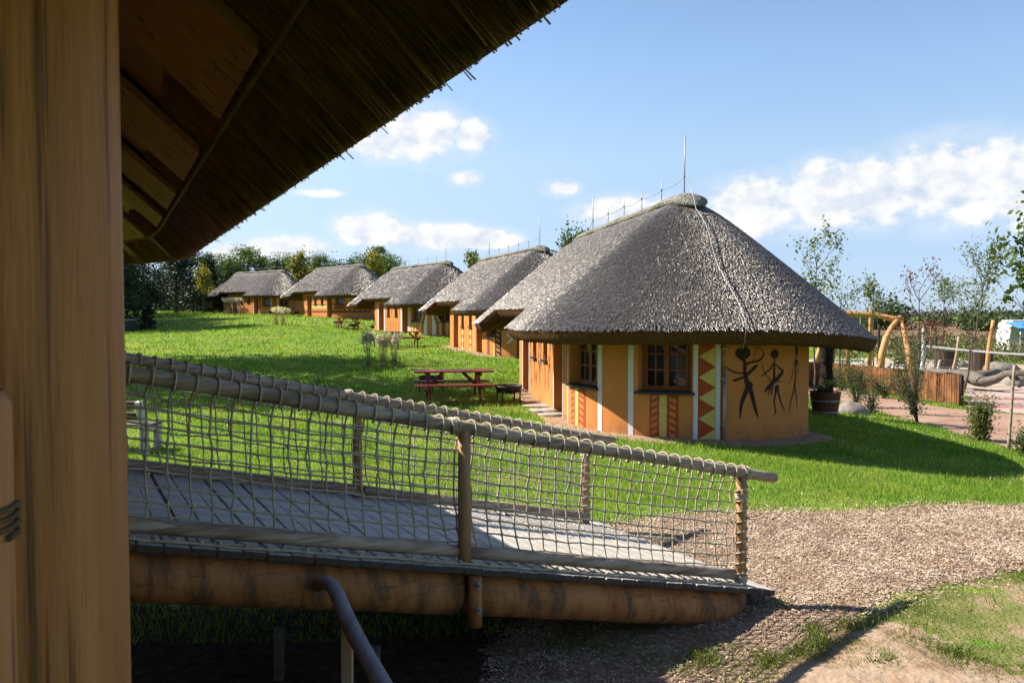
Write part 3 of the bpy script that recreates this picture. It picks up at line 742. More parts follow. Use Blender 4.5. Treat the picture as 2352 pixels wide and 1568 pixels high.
def thin_figures(wall, s_list, m, z0, k=1.0):
    for i, sc_ in enumerate(s_list):
        fl = 1 if i % 2 else -1
        figure(wall, FIG3, lambda x, c=sc_, f=fl: c + f * (x - 1440) * KZ * 1.5 * k, lambda y: z0 + (1150 - y) * KZ * k, (KZ * 1.5 * k, KZ * k), m)

def paint_1(w):
    stripe(w, 1.245, 1.36); stripe(w, 1.97, 2.08); stripe(w, 3.195, 3.275); stripe(w, 3.60, 3.685); stripe(w, -0.1, -0.04); stripe(w, -0.6, -0.56); stripe(w, -1.56, -1.5); stripe(w, -4.7, -4.66); stripe(w, -5.66, -5.6)
    for (a, b, c, d) in ((0.20, 0.42, 0.58, 0.86), (2.40, 2.58, 2.72, 2.93)):
        ladder(w, a, b, 0.06, 0.84, True); stripe(w, b + .002, c - .002, 'paint_yellow', 0.06, 0.84); ladder(w, c, d, 0.06, 0.84, False)
    stripe(w, 3.28, 3.595, 'paint_rust', 0.04, 2.0, 'painted_panel')
    p = Paint(0.014); h = 0.378
    for i in range(6):
        z = 0.04 + i * h - h / 2
        a, b, c = max(z, .04), z + h / 2, z + h
        p.poly([(3.593, a), (3.593, c), (3.29, b)])
    p.done('painted_zigzag', 'paint_yellow', w)
    stripe(w, 3.69, 3.72, 'paint_rust')
    zf = lambda y: 0.02 + (1430 - y) * KZ
    figure(w, FIG1, lambda x: 4.19 + (x - 800) * KZ * 1.08, zf, (KZ * 1.08, KZ))
    figure(w, FIG2, lambda x: 4.80 + (x - 1170) * KZ * 1.30, zf, (KZ * 1.30, KZ))
    figure(w, FIG3, lambda x: 5.42 + (x - 1430) * KZ * 1.70, zf, (KZ * 1.70, KZ))
    thin_figures(w, [-4.4, -3.35, -3.0, -1.95], 'paint_brown', 0.75, 0.95)
    thin_figures(w, [-3.87, -3.2, -2.5, -2.1], 'paint_brown', 0.42, 0.72)
def wavy(w, s0, z0, z1, amp, m='paint_white', wd=0.05, n=16, zig=False):
    pts = []
    for i in range(n + 1):
        t = i / n; pts.append((s0 + (amp * math.sin(t * 12) if not zig else amp * (1 if i % 2 else -1)), z0 + (z1 - z0) * t))
    Paint().stroke(pts, [wd] * (n + 1)).done('painted_wave', m, w)
def paint_2(w):
    for s0 in (-4.05, -2.68):
        stripe(w, s0, s0 + .38, 'paint_rust', 0.04, 1.18, 'painted_panel'); p = Paint(0.0085)
        for i in range(3):
            z = 0.22 + i * .37; p.poly([(s0 + .04, z), (s0 + .19, z - .17), (s0 + .34, z), (s0 + .19, z + .17)])
        p.done('painted_diamond', 'paint_yellow', w)
    wavy(w, -4.45, 0.35, 1.95, 0.06); wavy(w, -1.85, 0.35, 1.95, 0.06)
    ladder(w, 0.16, 0.36, 0.05, 0.85, True, 'paint_dark'); stripe(w, 0.365, 0.42, 'paint_rust', 0.05, 0.85); stripe(w, 0.74, 0.84, 'paint_yellow', 0.05, 0.85)
    ladder(w, 0.88, 1.26, 0.05, 1.30, False, 'paint_dark'); wavy(w, 1.72, 0.62, 1.9, 0.13, wd=0.07, n=7, zig=True)
    ladder(w, 2.06, 2.34, 0.05, 0.85, True, 'paint_dark'); stripe(w, 2.36, 2.48, 'paint_rust', 0.05, 0.85); ladder(w, 2.62, 3.0, 0.05, 0.85, False, 'paint_dark')
def paint_3(w):
    for a in (-5.9, -5.75, -4.66, -4.53, -1.72, -1.58, -0.55, -0.40, -0.25): stripe(w, a, a + .09)
    thin_figures(w, [-4.35, -3.95, -3.5, -3.05, -2.55, -2.1], 'paint_brown', 0.1, 0.62)
    thin_figures(w, [-4.45, -3.3, -1.9], 'paint_dark', 1.2, 0.5)
    for (c, d) in ((1.45, 1), (1.95, -1)):
        Paint().stroke([(c + d * .02, 2.2), (c + d * .02, 1.1), (c - d * .04, .85), (c - d * .05, .05)], [.12, .13, .22, .26]).done('painted_stripe', 'paint_white', w)
        Paint(0.007).stroke([(c - d * .12, 2.2), (c - d * .13, 1.15), (c - d * .3, .85), (c - d * .34, .05)], [.07, .07, .08, .08]).done('painted_curve', 'paint_rust', w)
        Paint(0.005).stroke([(c - d * .24, 2.2), (c - d * .24, 1.2), (c - d * .42, .85), (c - d * .48, .05)], [.1, .1, .16, .16]).done('painted_curve', 'paint_yellow', w)
    for a in (0.12, 0.42, 2.3, 2.75): stripe(w, a, a + .16, 'paint_yellow', 0.05, 0.84)
    stripe(w, 0.3, 0.4, 'paint_rust', 0.05, .84); stripe(w, 2.5, 2.7, 'paint_rust', 0.05, .84)
def paint_4(w):
    def diamonds(sl, z, m='paint_white', rs=.09, rz=.2):
        for s in sl: Paint(0.008).poly([(s - rs, z), (s, z - rz), (s + rs, z), (s, z + rz)]).done('painted_diamond', m, w)
    diamonds((-4.4, -3.35, -2.98, -1.95, -0.3, -5.8), 1.62); diamonds((1.65,), 1.6, 'paint_yellow', .22, .22)
    for (s0, s1) in ((-6.0, -5.62), (-4.64, -1.54), (-0.56, 3.6)):
        Paint(0.0045).band(s0, s1, 0.5, 0.58).done('painted_band', 'paint_dark', w); Paint(0.0045).band(s0, s1, 1.18, 1.24).done('painted_band', 'paint_dark', w)
        Paint(0.0045).band(s0, s1, 0.585, 1.175).done('painted_band', 'paint_yellow' if s0 < -0.6 else 'paint_rust', w)
        p = Paint(0.008); k = .24 if s0 < -.6 else .44; n = int((s1 - s0) / k); k = (s1 - s0) / n
        for i in range(n):
            a = s0 + i * k
            if s0 < -.6: p.poly([(a, .59), (a + k, .59), (a + k / 2, 1.0)])
            elif not (0.0 < a + k / 2 < 1.25 or 2.0 < a + k / 2 < 3.2): p.poly([(a, 1.17), (a + k / 2, .62), (a + k, 1.17)])
            else: p.poly([(a, .87), (a + k / 2, .66), (a + k, .87)])
        p.done('painted_triangle', 'paint_rust' if s0 < -.6 else 'paint_yellow', w)
def paint_5(w):
    for a in (-5.7, -4.66, -1.6, -0.55, -0.08, 1.25, 2.0): stripe(w, a, a + .07)
    for a in (-3.35, -3.0): 
        p = Paint(0.007)
        for i in range(6): p.disc(a, 1.9 - i * .13, .05, .05, 6)
        p.done('painted_dot', 'paint_dark', w)
    for a in (-.32, 1.65):
        stripe(w, a - .13, a + .13, 'paint_rust', .05, 2.1, 'painted_panel'); p = Paint(0.0085)
        for i in range(7): p.poly([(a - .09, .25 + i * .27), (a, .13 + i * .27), (a + .09, .25 + i * .27), (a, .37 + i * .27)])
        p.done('painted_diamond', 'wall_orange', w)

# ---- thatch
ZR, SLOPE, RND = 4.70, 0.87, 0.50
def roof_z(d): return ZR - SLOPE * (math.sqrt(d * d + RND * RND) - RND)
class Roof:
    def __init__(s, L=ROOF_L, cut=(1.9, 7.35), e_left=3.55, e_front=3.5, e_right=3.78, e_far=3.5, e_cut=3.02, zr=ZR, slope=SLOPE):
        s.__dict__.update(locals())
    def z(s, d): return s.zr - s.slope * (np.sqrt(d * d + RND * RND) - RND)
    def eave(s, seg, t):
        """seg 0 left straight (t = distance from near end), 1 near round end (t = angle from left), 2 right straight, 3 far round end (angle from right)"""
        if seg == 0:
            base = s.e_left + (s.e_far - s.e_left) * t / s.L
            return np.where((t > s.cut[0]) & (t < s.cut[1]), s.e_cut, base) if s.cut else base
        if seg == 1: return np.where(t < math.pi / 2, s.e_left + (s.e_front - s.e_left) * smooth(t, 0, math.pi / 2), s.e_front + (s.e_right - s.e_front) * smooth(t, math.pi / 2, math.pi * .9))
        if seg == 2: return s.e_right + 0 * t
        return s.e_right + (s.e_far - s.e_right) * smooth(t, 0, math.pi)
    def stations(s, da=4.0):
        st = []
        ls = list(np.linspace(s.L, 0, 28))
        if s.cut: ls += [s.cut[0] - .02, s.cut[0] + .02, s.cut[1] - .02, s.cut[1] + .02]
        for l in sorted(ls, reverse=True): st.append((0, l, Vector((0, l, 0)), Vector((-1, 0, 0))))
        for a in np.arange(da, 180, da): st.append((1, R(a), Vector((0, 0, 0)), Vector((-math.cos(R(a)), -math.sin(R(a)), 0))))
        for l in np.linspace(0, s.L, 20): st.append((2, l, Vector((0, l, 0)), Vector((1, 0, 0))))
        for a in np.arange(da * 1.5, 180, da * 1.5): st.append((3, R(a), Vector((0, s.L, 0)), Vector((math.cos(R(a)), math.sin(R(a)), 0))))
        return [(sg, t, c, n, float(s.eave(sg, np.asarray(t, float)))) for (sg, t, c, n) in st]
    def build(s, root, mats, seed=0, inner=RW - .12, thick=0.27):
        st = s.stations(); ns = len(st); rows = 26; V = []
        for i, (sg, t, c, n, e) in enumerate(st):
            e2 = e + 0.025 * mnoise.noise(Vector((i * .31, seed * 7.7, 0)))
            for k in range(rows + 1):
                d = e2 * (k / rows); p = c + n * d; zz = float(s.z(np.asarray(d)))
                if k == rows: zz -= .03; p = p - n * .01
                zz += 0.010 * mnoise.noise(Vector((p.x * .7, p.y * .7, seed * 3.1)))
                V.append((p.x, p.y, zz))
        V = np.array(V); i = np.arange(ns)[:, None]; k = np.arange(rows)[None, :]; nx = (i + 1) % ns
        F = np.stack([i * (rows + 1) + k, i * (rows + 1) + k + 1, nx * (rows + 1) + k + 1, nx * (rows + 1) + k], -1).reshape(-1, 4)
        np_mesh('thatched_roof', V, F, MAT[mats[0]], root, smooth_=True)
        U = []; prof = None
        for i_, (sg, t, c, n, e) in enumerate(st):
            lip = V[i_ * (rows + 1) + rows]; zl = lip[2]
            for (dd, dz) in ((0.0, -0.002), (-.03, -.09), (-.09, -.19), (-.17, -.235), (-.30, -.17)):
                p = Vector(lip) + n * dd; U.append((p.x, p.y, zl + dz + .012 * mnoise.noise(Vector((i_ * .8, dd * 30, seed)))))
            for d in (e - .6, inner):
                d = min(d, e - .36); p = c + n * d; U.append((p.x, p.y, zl - .17 + s.slope * (e - .30 - d)))
        nu = 7; U = np.array(U); k = np.arange(nu - 1)[None, :]
        F2 = np.stack([i * nu + k, i * nu + k + 1, nx * nu + k + 1, nx * nu + k], -1).reshape(-1, 4)
        np_mesh('eave_underside', U, F2, MAT[mats[1]], root, smooth_=True)
    def straw(s, root, n, l=(.09, .16), w=(.016, .028), seed=0, segs=(0, 1, 2, 3), pitch=9.0, mats=('straw_top', 'straw_end')):
        """short reed ends standing out of the thatch, flatter than the slope"""
        r = np.random.default_rng(50 + seed); out = []
        area = {0: s.L * s.e_left, 1: math.pi * s.e_front ** 2 / 2, 2: s.L * s.e_right, 3: math.pi * s.e_far ** 2 / 2}
        tot = sum(area[k] for k in segs); C = []; N = []; D = []
        for sg in segs:
            m = int(n * area[sg] / tot)
            t = r.uniform(0, s.L if sg in (0, 2) else math.pi, m); e = s.eave(sg, t)
            d = e * (r.uniform(0, 1, m) if sg in (0, 2) else np.sqrt(r.uniform(0, 1, m)))
            z0 = np.zeros(m)
            if sg == 0: c = np.c_[z0, t, z0]; nn = np.c_[z0 - 1, z0, z0]
            elif sg == 1: c = np.c_[z0, z0, z0]; nn = np.c_[-np.cos(t), -np.sin(t), z0]
            elif sg == 2: c = np.c_[z0, t, z0]; nn = np.c_[z0 + 1, z0, z0]
            else: c = np.c_[z0, z0 + s.L, z0]; nn = np.c_[np.cos(t), np.sin(t), z0]
            C.append(c); N.append(nn); D.append(d)
        C, N, D = np.vstack(C), np.vstack(N), np.concatenate(D); m = len(D)
        P = C + N * D[:, None]; P[:, 2] = s.z(D) + .004
        yaw = r.normal(0, .24, m); T = np.c_[-N[:, 1], N[:, 0], np.zeros(m)]
        H = N * np.cos(yaw)[:, None] + T * np.sin(yaw)[:, None]; S = -N * np.sin(yaw)[:, None] + T * np.cos(yaw)[:, None]
        base = np.degrees(math.atan(s.slope)); pt = np.radians(base - pitch * r.uniform(.5, 1.4, m))
        A = H * np.cos(pt)[:, None]; A[:, 2] = -np.sin(pt); UPv = np.cross(S, A); UPv *= np.sign(UPv[:, 2:3])
        ln = r.uniform(*l, m)[:, None]; wd = r.uniform(*w, m)[:, None] / 2; th = wd * 1.0
        p0 = P - A * ln * .3 - UPv * .003; p1 = P + A * ln * .7; ring = []
        for p in (p0, p1):                                    # half round reed
            ring += [p - S * wd - UPv * th * .55, p - S * wd * .5 + UPv * th * .25, p + S * wd * .5 + UPv * th * .25, p + S * wd - UPv * th * .55]
        V = np.stack(ring, 1).reshape(-1, 3); b = np.arange(m)[:, None] * 8
        Q = np.vstack([b + [0, 1, 5, 4], b + [1, 2, 6, 5], b + [2, 3, 7, 6]])
        o = np_mesh('thatch_straw', V, Q, MAT[mats[0]], root, smooth_=True); o['kind'] = 'stuff'
def ridge_cap(root, L=ROOF_L, zr=ZR, seed=0):
    n = 14; st = []; ys = np.linspace(-.62, L + .5, 44); V = []; b = MB()
    for i, y in enumerate(ys):
        e = min(y + .62, L + .5 - y); k = math.sqrt(min(1, max(.02, e / .12))) 
        droop = -.16 * max(0, (-.0 - y) / .62) ** 1.5 - .16 * max(0, (y - L) / .5) ** 1.5
        for j in range(n):
            a = math.pi * 2 * j / n
            nr = max(0, 1 - (y + .62) / 1.5); rx, rz = .33 * k, ((.13 + .05 * nr) if math.sin(a) > 0 else .15) * k
            nz = 1 + .16 * mnoise.noise(Vector((y * 1.2, math.cos(a) * 1.3, seed + math.sin(a))))
            V.append((rx * math.cos(a) * nz, y, zr + .01 + droop + rz * math.sin(a) * nz + .03 * mnoise.noise(Vector((y * .8, 0, seed)))))
    fs = [(i * n + j, i * n + (j + 1) % n, (i + 1) * n + (j + 1) % n, (i + 1) * n + j) for i in range(len(ys) - 1) for j in range(n)]
    b.add(V, fs, True); b.add([V[j] for j in range(n)], [range(n)]); b.add(V[-n:], [range(n)])
    b.build('ridge_cap', MAT['ridge_thatch'], root)
def rods(root, roof, full=True):
    top = ZR + .24
    spec = [(0.05, 1.15, .26), (1.5, .42, .2), (2.95, .40, .2), (4.45, .36, .2), (6.0, .36, .2), (7.7, .95, .2)]
    jp = []
    for (y, h, j) in spec:
        b = MB().tube([(0, y, top - .15), (.01, y, top + h)], .012 if h > .6 else .009, 6)
        b.box((0, y, top + j), (.035, .035, .05)); b.build('lightning_rod', MAT['metal'], root); jp.append((0, y, top + j))
    pts = [(0, -.1 + 8.4, top - .12)] + [jp[-1]]
    for a, c in zip(jp[::-1][:-1], jp[::-1][1:]):
        for t in (.25, .5, .75, 1.0): pts.append((a[0], a[1] + (c[1] - a[1]) * t, a[2] + (c[2] - a[2]) * t - .05 * math.sin(math.pi * t)))
    MB().tube(pts, .006, 5).build('conductor_wire', MAT['metal'], root)
    ph = R(86); n = Vector((-math.cos(ph), -math.sin(ph), 0)); pts = [Vector(jp[0])]
    for (d, up) in ((.25, .30), (.45, .22), (.62, .13)): pts.append(n * d + Vector((0, 0, roof_z(d) + up + .08)))
    for k in range(12):
        d = .75 + k * .25; sway = Vector((-n.y, n.x, 0)) * (.05 * math.sin(k * .8))
        pts.append(n * d + sway + Vector((0, 0, roof_z(d) + .10)))
    pts += [n * 3.56 + Vector((0, 0, roof_z(3.55) + .02)), n * 3.45 + Vector((0, 0, roof_z(3.55) - .28)), Vector(WP(3.90, 1.72, .10)), Vector(WP(3.74, 1.70, .05))]
    w = MB().tube(pts, .0065, 6)
    for d in (.85, 1.75, 2.65): w.tube([n * d + Vector((0, 0, roof_z(d) + .11)), n * (d + .1) + Vector((-.12, 0, roof_z(d + .1) - .02))], .008, 5)
    w.build('conductor_wire', MAT['metal'], root)
    p = Vector(WP(3.74, 0, .06))
    b = MB().tube([(p.x, p.y, -.3), (p.x, p.y, 1.35)], .026, 8).tube([(p.x, p.y, 1.35), (p.x, p.y, 1.72)], .009, 6)
    for z in (.3, 1.15, 1.70): b.box((p.x, p.y + .03, z), (.09, .09, .03))
    b.build('earth_pipe', MAT['metal'], root)

HUTS = [((3.65, 17.6), 9, -2.34, paint_1, 'nearest thatched hut, orange walls painted with black archer figures', 105000),
        ((1.24, 36.8), 18.5, -1.87, paint_2, 'second thatched hut in the row, orange walls with diamond chains and zigzags', 34000),
        ((-4.3, 54.5), 30.5, -1.42, paint_3, 'third thatched hut in the row, white and curved yellow stripes on its walls', 22000),
        ((-13.6, 74.5), 38.5, -0.45, paint_4, 'fourth thatched hut in the row, band of yellow triangles round its walls', 17000),
        ((-25.0, 90.3), 50, -0.14, paint_5, 'farthest thatched hut, at the dark trees, white stripes on orange walls', 14000)]
def build_hut(k):
    (x, y), al, zb, paint, label, ns = HUTS[k]
    root = thing('thatched_hut', label, 'hut', (x, y, CAMZ + zb), R(al), 'row of thatched huts along the lawn')
    w = link('wall', WALL_ME, None, root); paint(w)
    for o in WIN_BIG: add_window(root, o, 2, 3, 2)
    for o in WIN_SMALL: add_window(root, o, 1, 2, 1)
    for o in DOORS: add_door(root, o)
    rf = Roof(); rf.build(root, ('thatch_base', 'thatch_cut'), k)
    sc_ = (1.0, 1.5, 1.8, 2.0, 2.1)[k]
    rf.straw(root, ns, (.055 * sc_, .105 * sc_), (.010 * sc_, .018 * sc_), k, (0, 1)); rf.straw(root, ns // 14, (.10 * sc_, .18 * sc_), (.018 * sc_, .03 * sc_), k + 9, (2, 3))
    ridge_cap(root, seed=k); rods(root, rf)
    return root
for k in range(5): build_hut(k)

# gravel drip strip round the nearest huts
def drip(k, w0, w1, s0, s1, n, name):
    (x, y), al, zb = HUTS[k][:3]; c, s_ = math.cos(R(al)), math.sin(R(al)); V = []; F = []; m = 7
    for i in range(n + 1):
        s = s0 + (s1 - s0) * i / n; ed = w1 + .16 * mnoise.noise(Vector((s * .9, k, 0))) + .07 * mnoise.noise(Vector((s * 4, k, 3)))
        ed *= min(1, .25 + min(i, n - i) / 5)
        for j in range(m):
            p, _ = wall_pt(s, w0 + (ed - w0) * j / (m - 1)); X, Y = x + p.x * c - p.y * s_, y + p.x * s_ + p.y * c
            V.append((X, Y, gz(X, Y) + .022 - (.03 if j == m - 1 else 0)))
    for i in range(n):
        for j in range(m - 1): F.append((i * m + j, i * m + j + 1, (i + 1) * m + j + 1, (i + 1) * m + j))
    return tag(np_mesh(name, V, np.array(F), MAT['gravel'], smooth_=True), 'strip of pinkish gravel along the wall of the %s hut' % ('nearest', 'second')[k], kind='structure')
gs = drip(0, -.05, 0.52, -6.6, 6.9, 130, 'gravel_strip')
drip(1, -.05, 0.6, -6.6, 1.0, 60, 'gravel_strip')
for i, (px, py, a, b) in enumerate([(1245, 935, .5, .28), (1262, 945, .42, .3), (1238, 946, .3, .2), (1270, 955, .36, .26)]):
    p = on_ground(px, py); o = MB().blob((0, 0, 0), (a, b, .05), 9, 5, .18, i).build('paving_slab', MAT['slab'], gs); o.location = (p.x, p.y, p.z + .03); o.rotation_euler = (0, 0, i * 1.1)
# ------------------------------------------------------------------ the thatched roof we stand under
FX, FY, FA, FL = -2.95, -1.24, 26.0, 9.0
FZ = CAMZ - 2.65
def foreground_roof():
    root = thing('thatched_veranda', 'dark thatched veranda roof overhead, reed eave and boards seen from below', 'veranda', (FX, FY, FZ), R(FA))
    E = 4.0; zl = 0.60 + 2.65; sl = SLOPE
    zr = zl + .22 + sl * (math.sqrt(3.95 ** 2 + RND ** 2) - RND)
    rf = Roof(L=FL, cut=None, e_left=3.95, e_front=3.95, e_right=3.95, e_far=3.95, zr=zr)
    st = rf.stations(); ns = len(st); ds = np.linspace(0, 3.95, 14); V = []
    for (sg, t, c, n, e) in st:
        for d in ds: p = c + n * float(d); V.append((p.x, p.y, float(rf.z(np.asarray(d)))))
    i = np.arange(ns)[:, None]; nx = (i + 1) % ns; m = len(ds); k = np.arange(m - 1)[None, :]
    np_mesh('thatched_roof', V, np.stack([i * m + k, i * m + k + 1, nx * m + k + 1, nx * m + k], -1).reshape(-1, 4), MAT['thatch_base'], root, smooth_=True)
    U = []; off = [(3.95, None), (4.0, 0.0), (3.85, None), (3.6, None), (3.2, None), (2.4, None), (.3, None)]
    def uz(d): return zl + sl * (4.0 - d)
    for j, (sg, t, c, n, e) in enumerate(st):
        for q, (d, z) in enumerate(off):
            dd = d + (.012 * mnoise.noise(Vector((j * .9, 1, 0))) if q < 2 else 0)
            p = c + n * dd; U.append((p.x, p.y, float(rf.z(np.asarray(3.95))) - .001 if q == 0 else uz(d)))
    m = len(off); k = np.arange(m - 1)[None, :]
    np_mesh('eave_underside', U, np.stack([i * m + k, i * m + k + 1, nx * m + k + 1, nx * m + k], -1).reshape(-1, 4), MAT['reed_dark'], root)
    # single reeds on the underside, running down the slope and out past the edge, in bundles one metre wide
    pitch = math.atan(sl); bund = []
    for q in range(4):
        r = np.random.default_rng(3 + q); N = 1900
        y = r.uniform(-.53, .53, N); clump = .014 * vnoise(y * 9, y * 0 + q, 3.0, 4)
        x1 = -.018 + clump + r.normal(0, .007, N) + (r.uniform(0, 1, N) > .996) * r.uniform(.0, .05, N); x0 = x1 - r.uniform(.25, .72, N)
        sk = r.normal(0, .016, N); z0 = -r.uniform(0, .012, N); z1 = z0 - np.abs(r.normal(0, .005, N)) - (r.uniform(0, 1, N) > .99) * r.uniform(0, .05, N)
        P0, P1 = np.c_[x0, y, z0], np.c_[x1, y + sk, z1]; rad = r.uniform(.0016, .0034, N); V = []
        for P in (P0, P1):
            for a in (0, 2.094, 4.189): V.append(P + np.c_[np.zeros(N), rad * math.cos(a), rad * math.sin(a)])
        V = np.stack(V, 1).reshape(-1, 3); b = np.arange(N)[:, None] * 6
        F = np.vstack([b + [0, 1, 4, 3], b + [1, 2, 5, 4], b + [2, 0, 3, 5]]); T3 = b + [3, 4, 5]
        o = np_mesh('eave_reeds', V, [F, T3], MAT['reed_dark'], root); o['kind'] = 'stuff'; bund.append(o)
    spots = [(Vector((4.0, y, zl)), 0.0) for y in np.arange(-1.5, FL - .3, 1.0)] + [(Vector((4.0 * math.cos(R(a)), FL + 4.0 * math.sin(R(a)), zl)), R(a)) for a in np.arange(6, 130, 13.6)]
    for q, (p, a) in enumerate(spots):
        o = bund[q % 4]
        if q > 3: o = o.copy(); COL.objects.link(o); o['kind'] = 'stuff'
        o.matrix_local = Matrix.Translation(p) @ Matrix.Rotation(a, 4, 'Z') @ Matrix.Rotation(pitch, 4, 'Y')
    # wide boards under the thatch
    def board(y0, y1, a=0.0):
        ca, sa = math.cos(a), math.sin(a); pr = lambda d, y: (ca * d - (0 if a == 0 else 0), y, 0)
        b = MB(); d1, d0 = E - .36, 1.5
        def P(d, y, dz): return Vector((d, y, uz(d) - dz))
        v = [P(d1, y0, .035), P(d1, y1, .035), P(d0, y1, .035), P(d0, y0, .035), P(d1, y0, .085), P(d1, y1, .085), P(d0, y1, .085), P(d0, y0, .085)]
        b.add(v, [(0, 1, 2, 3), (7, 6, 5, 4), (0, 4, 5, 1), (1, 5, 6, 2), (2, 6, 7, 3), (3, 7, 4, 0)])
        return b.build('soffit_board', MAT['soffit_wood'], root)
    for (y0, y1) in ((-1.2, -.3), (.55, 1.5), (2.57, 3.59), (4.45, 5.45), (6.1, 7.04), (7.65, 8.55)): board(y0, y1)
    for a in (18, 42, 68):
        b = MB(); w = .42; ca, sa = math.cos(R(a)), math.sin(R(a)); n = Vector((ca, sa, 0)); t = Vector((-sa, ca, 0)); c = Vector((0, FL, 0)); v = []
        for dz in (.035, .085):
            for (d, q) in ((E - .36, -w), (E - .36, w), (1.5, w * .5), (1.5, -w * .5)): v.append(c + n * d + t * q + Vector((0, 0, uz(d) - dz)))
        b.add(v, [(0, 1, 2, 3), (7, 6, 5, 4), (0, 4, 5, 1), (1, 5, 6, 2), (2, 6, 7, 3), (3, 7, 4, 0)]); b.build('soffit_board', MAT['soffit_wood'], root)
    pts = [(E - .325, y, uz(E - .325) - .055) for y in np.linspace(-2, FL, 20)] + [((E - .325) * math.cos(R(a)), FL + (E - .325) * math.sin(R(a)), uz(E - .325) - .055) for a in range(8, 140, 8)]
    MB().tube(pts, .013, 6).build('eave_batten', MAT['batten_wood'], root)
    for d in (2.9, 2.2):
        pts = [(d, y, uz(d) - .02) for y in np.linspace(-2, FL, 6)]
        MB().tube(pts, .035, 6).build('roof_batten', MAT['rail_wood'], root)
    # unseen house wall behind the veranda, added to block and bounce light
    b = MB(); zt = 4.0; ring = []
    for a in range(0, 181, 9): ring.append((-RW * math.cos(R(a)), -RW * math.sin(R(a))))
    for a in range(0, 181, 9): ring.append((RW * math.cos(R(a)), FL + RW * math.sin(R(a))))
    k = len(ring)
    for j in range(k): p, q = ring[j], ring[(j + 1) % k]; b.quad((p[0], p[1], -.6), (q[0], q[1], -.6), (q[0], q[1], zt), (p[0], p[1], zt))
    b.build('wall', MAT['wall_orange'], root)
foreground_roof()

def log_post(name, c, z0, z1, r, m, label, cat, n=28, lean=(0, 0), seed=0, taper=0.97):
    b = MB(); pts = []; k = 12
    for i in range(k + 1):
        t = i / k; pts.append(Vector((c[0] + lean[0] * t + .006 * mnoise.noise(Vector((i * .5, seed, 0))), c[1] + lean[1] * t, z0 + (z1 - z0) * t)))
    b.tube(pts, [r * (1 + .02 * mnoise.noise(Vector((i * .7, seed, 4)))) * (1 - (1 - taper) * i / k) for i in range(k + 1)], n)
    me = b.mesh(name)
    for v in me.vertices: v.co -= Vector((c[0], c[1], z0))
    o = link(name, me, MAT[m], None, (c[0], c[1], z0))
    return tag(o, label, cat)
log_post('log_pillar', (-.812, 1.30), CAMZ - 2.7, CAMZ + 1.42, .19, 'post_wood', 'thick round peeled log pillar filling the left edge', 'pillar', seed=1)
rp = thing('railing_post', 'short log railing post in front of the thick pillar, bottom left', 'post', (-.655, .95, CAMZ - 2.7))
MB().tube([(0, 0, 0), (0, 0, 1.4), (0, 0, 2.59), (0, 0, 2.61)], [.072, .071, .07, .062], 20).build('log', MAT['post_wood'], rp)
pts = [(.074 * math.cos(a * .45), .074 * math.sin(a * .45), 2.44 + .0008 * a) for a in range(0, 44)]
MB().tube(pts, .004, 7).build('rope_wrap', MAT['rope_dark'], rp)

# ------------------------------------------------------------------ the ramp
RA = math.atan2(.477, .879); SLP = -.213
ramp = thing('timber_ramp', 'sloping timber ramp with rope net railings on log posts', 'ramp', (-.22, 5.86, CAMZ - 1.79), RA)
def dk(s): return SLP * s
ptilt = math.atan(SLP)
pm = {}
for v in range(4):
    b = MB(); L = 2.68 + (v - 1.5) * .018; b.cur = 0
    b.box((0, L / 2 - .13, -.024), (.141, L, .048), bev=.006)
    me = b.mesh('plank'); me.materials.append(MAT['deck']); me.materials.append(MAT['deck_end'])
    for p in me.polygons:
        if abs(p.normal.y) > .5: p.material_index = 1
    pm[v] = me
s = -4.6
while s < 2.72:
    o = link('plank', pm[random.randrange(4)], None, ramp); o.location = (s + .072, random.uniform(-.012, .012), dk(s + .072) + random.uniform(-.002, .002))
    o.rotation_euler = (random.uniform(-.002, .002), -ptilt + random.uniform(-.01, .01), random.uniform(-.004, .004)); s += .1472
def rlog(name, s0, s1, w, h, r, m='rail_wood', n=14, rough=.03, parent=ramp, seed=0, r2=None, bow=0.0):
    b = MB(); k = max(6, int((s1 - s0) / .16)); pts = []; rs = []
    for i in range(k + 1):
        t = i / k; x = s0 + (s1 - s0) * t
        pts.append((x, w + .012 * mnoise.noise(Vector((x * .8, seed, 1))), dk(x) + h + .010 * mnoise.noise(Vector((x * .9, seed, 7))) - bow * math.sin(math.pi * t)))
        rs.append((r + ((r2 or r) - r) * t) * (1 + .05 * mnoise.noise(Vector((x * 2.1, seed, 3)))))
    return b.tube(pts, rs, n, rough=rough).build(name, MAT[m], parent)
HR = .96
rlog('handrail', -4.6, 2.86, -.0, HR, .050, seed=1, r2=.044); rlog('handrail', -4.6, 2.86, 2.40, HR, .048, seed=2, r2=.042)
for (w, sd) in ((.03, 3), (2.37, 5)):
    rlog('bottom_rail', -4.6, -.17, w, .075, .045, seed=sd); rlog('bottom_rail', -.085, 2.45, w, .075, .045, seed=sd + 1)
for w in (0.0, 2.40):
    for s in (-2.74, -.13, 2.48):
        z0 = dk(s) - (.30 if s > 2 else .02); b = MB()
        b.tube([(s, w, z0), (s, w, dk(s) + .4), (s, w, dk(s) + HR - .02)], [.047, .046, .043], 14, rough=.03); b.build('post', MAT['rail_post'], ramp)
rlog('log_beam', -4.6, -.18, .06, -.05 - .165, .165, 'beam_wood', 24, .008, seed=8); rlog('log_beam', -.05, 2.40, .06, -.05 - .165, .165, 'beam_wood', 24, .008, seed=9)
rlog('log_beam', -4.6, 2.40, 2.34, -.05 - .165, .165, 'beam_wood', 20, .008, seed=10); rlog('log_beam', -4.6, 2.40, 1.2, -.05 - .15, .15, 'beam_wood', 16, .008, seed=11)
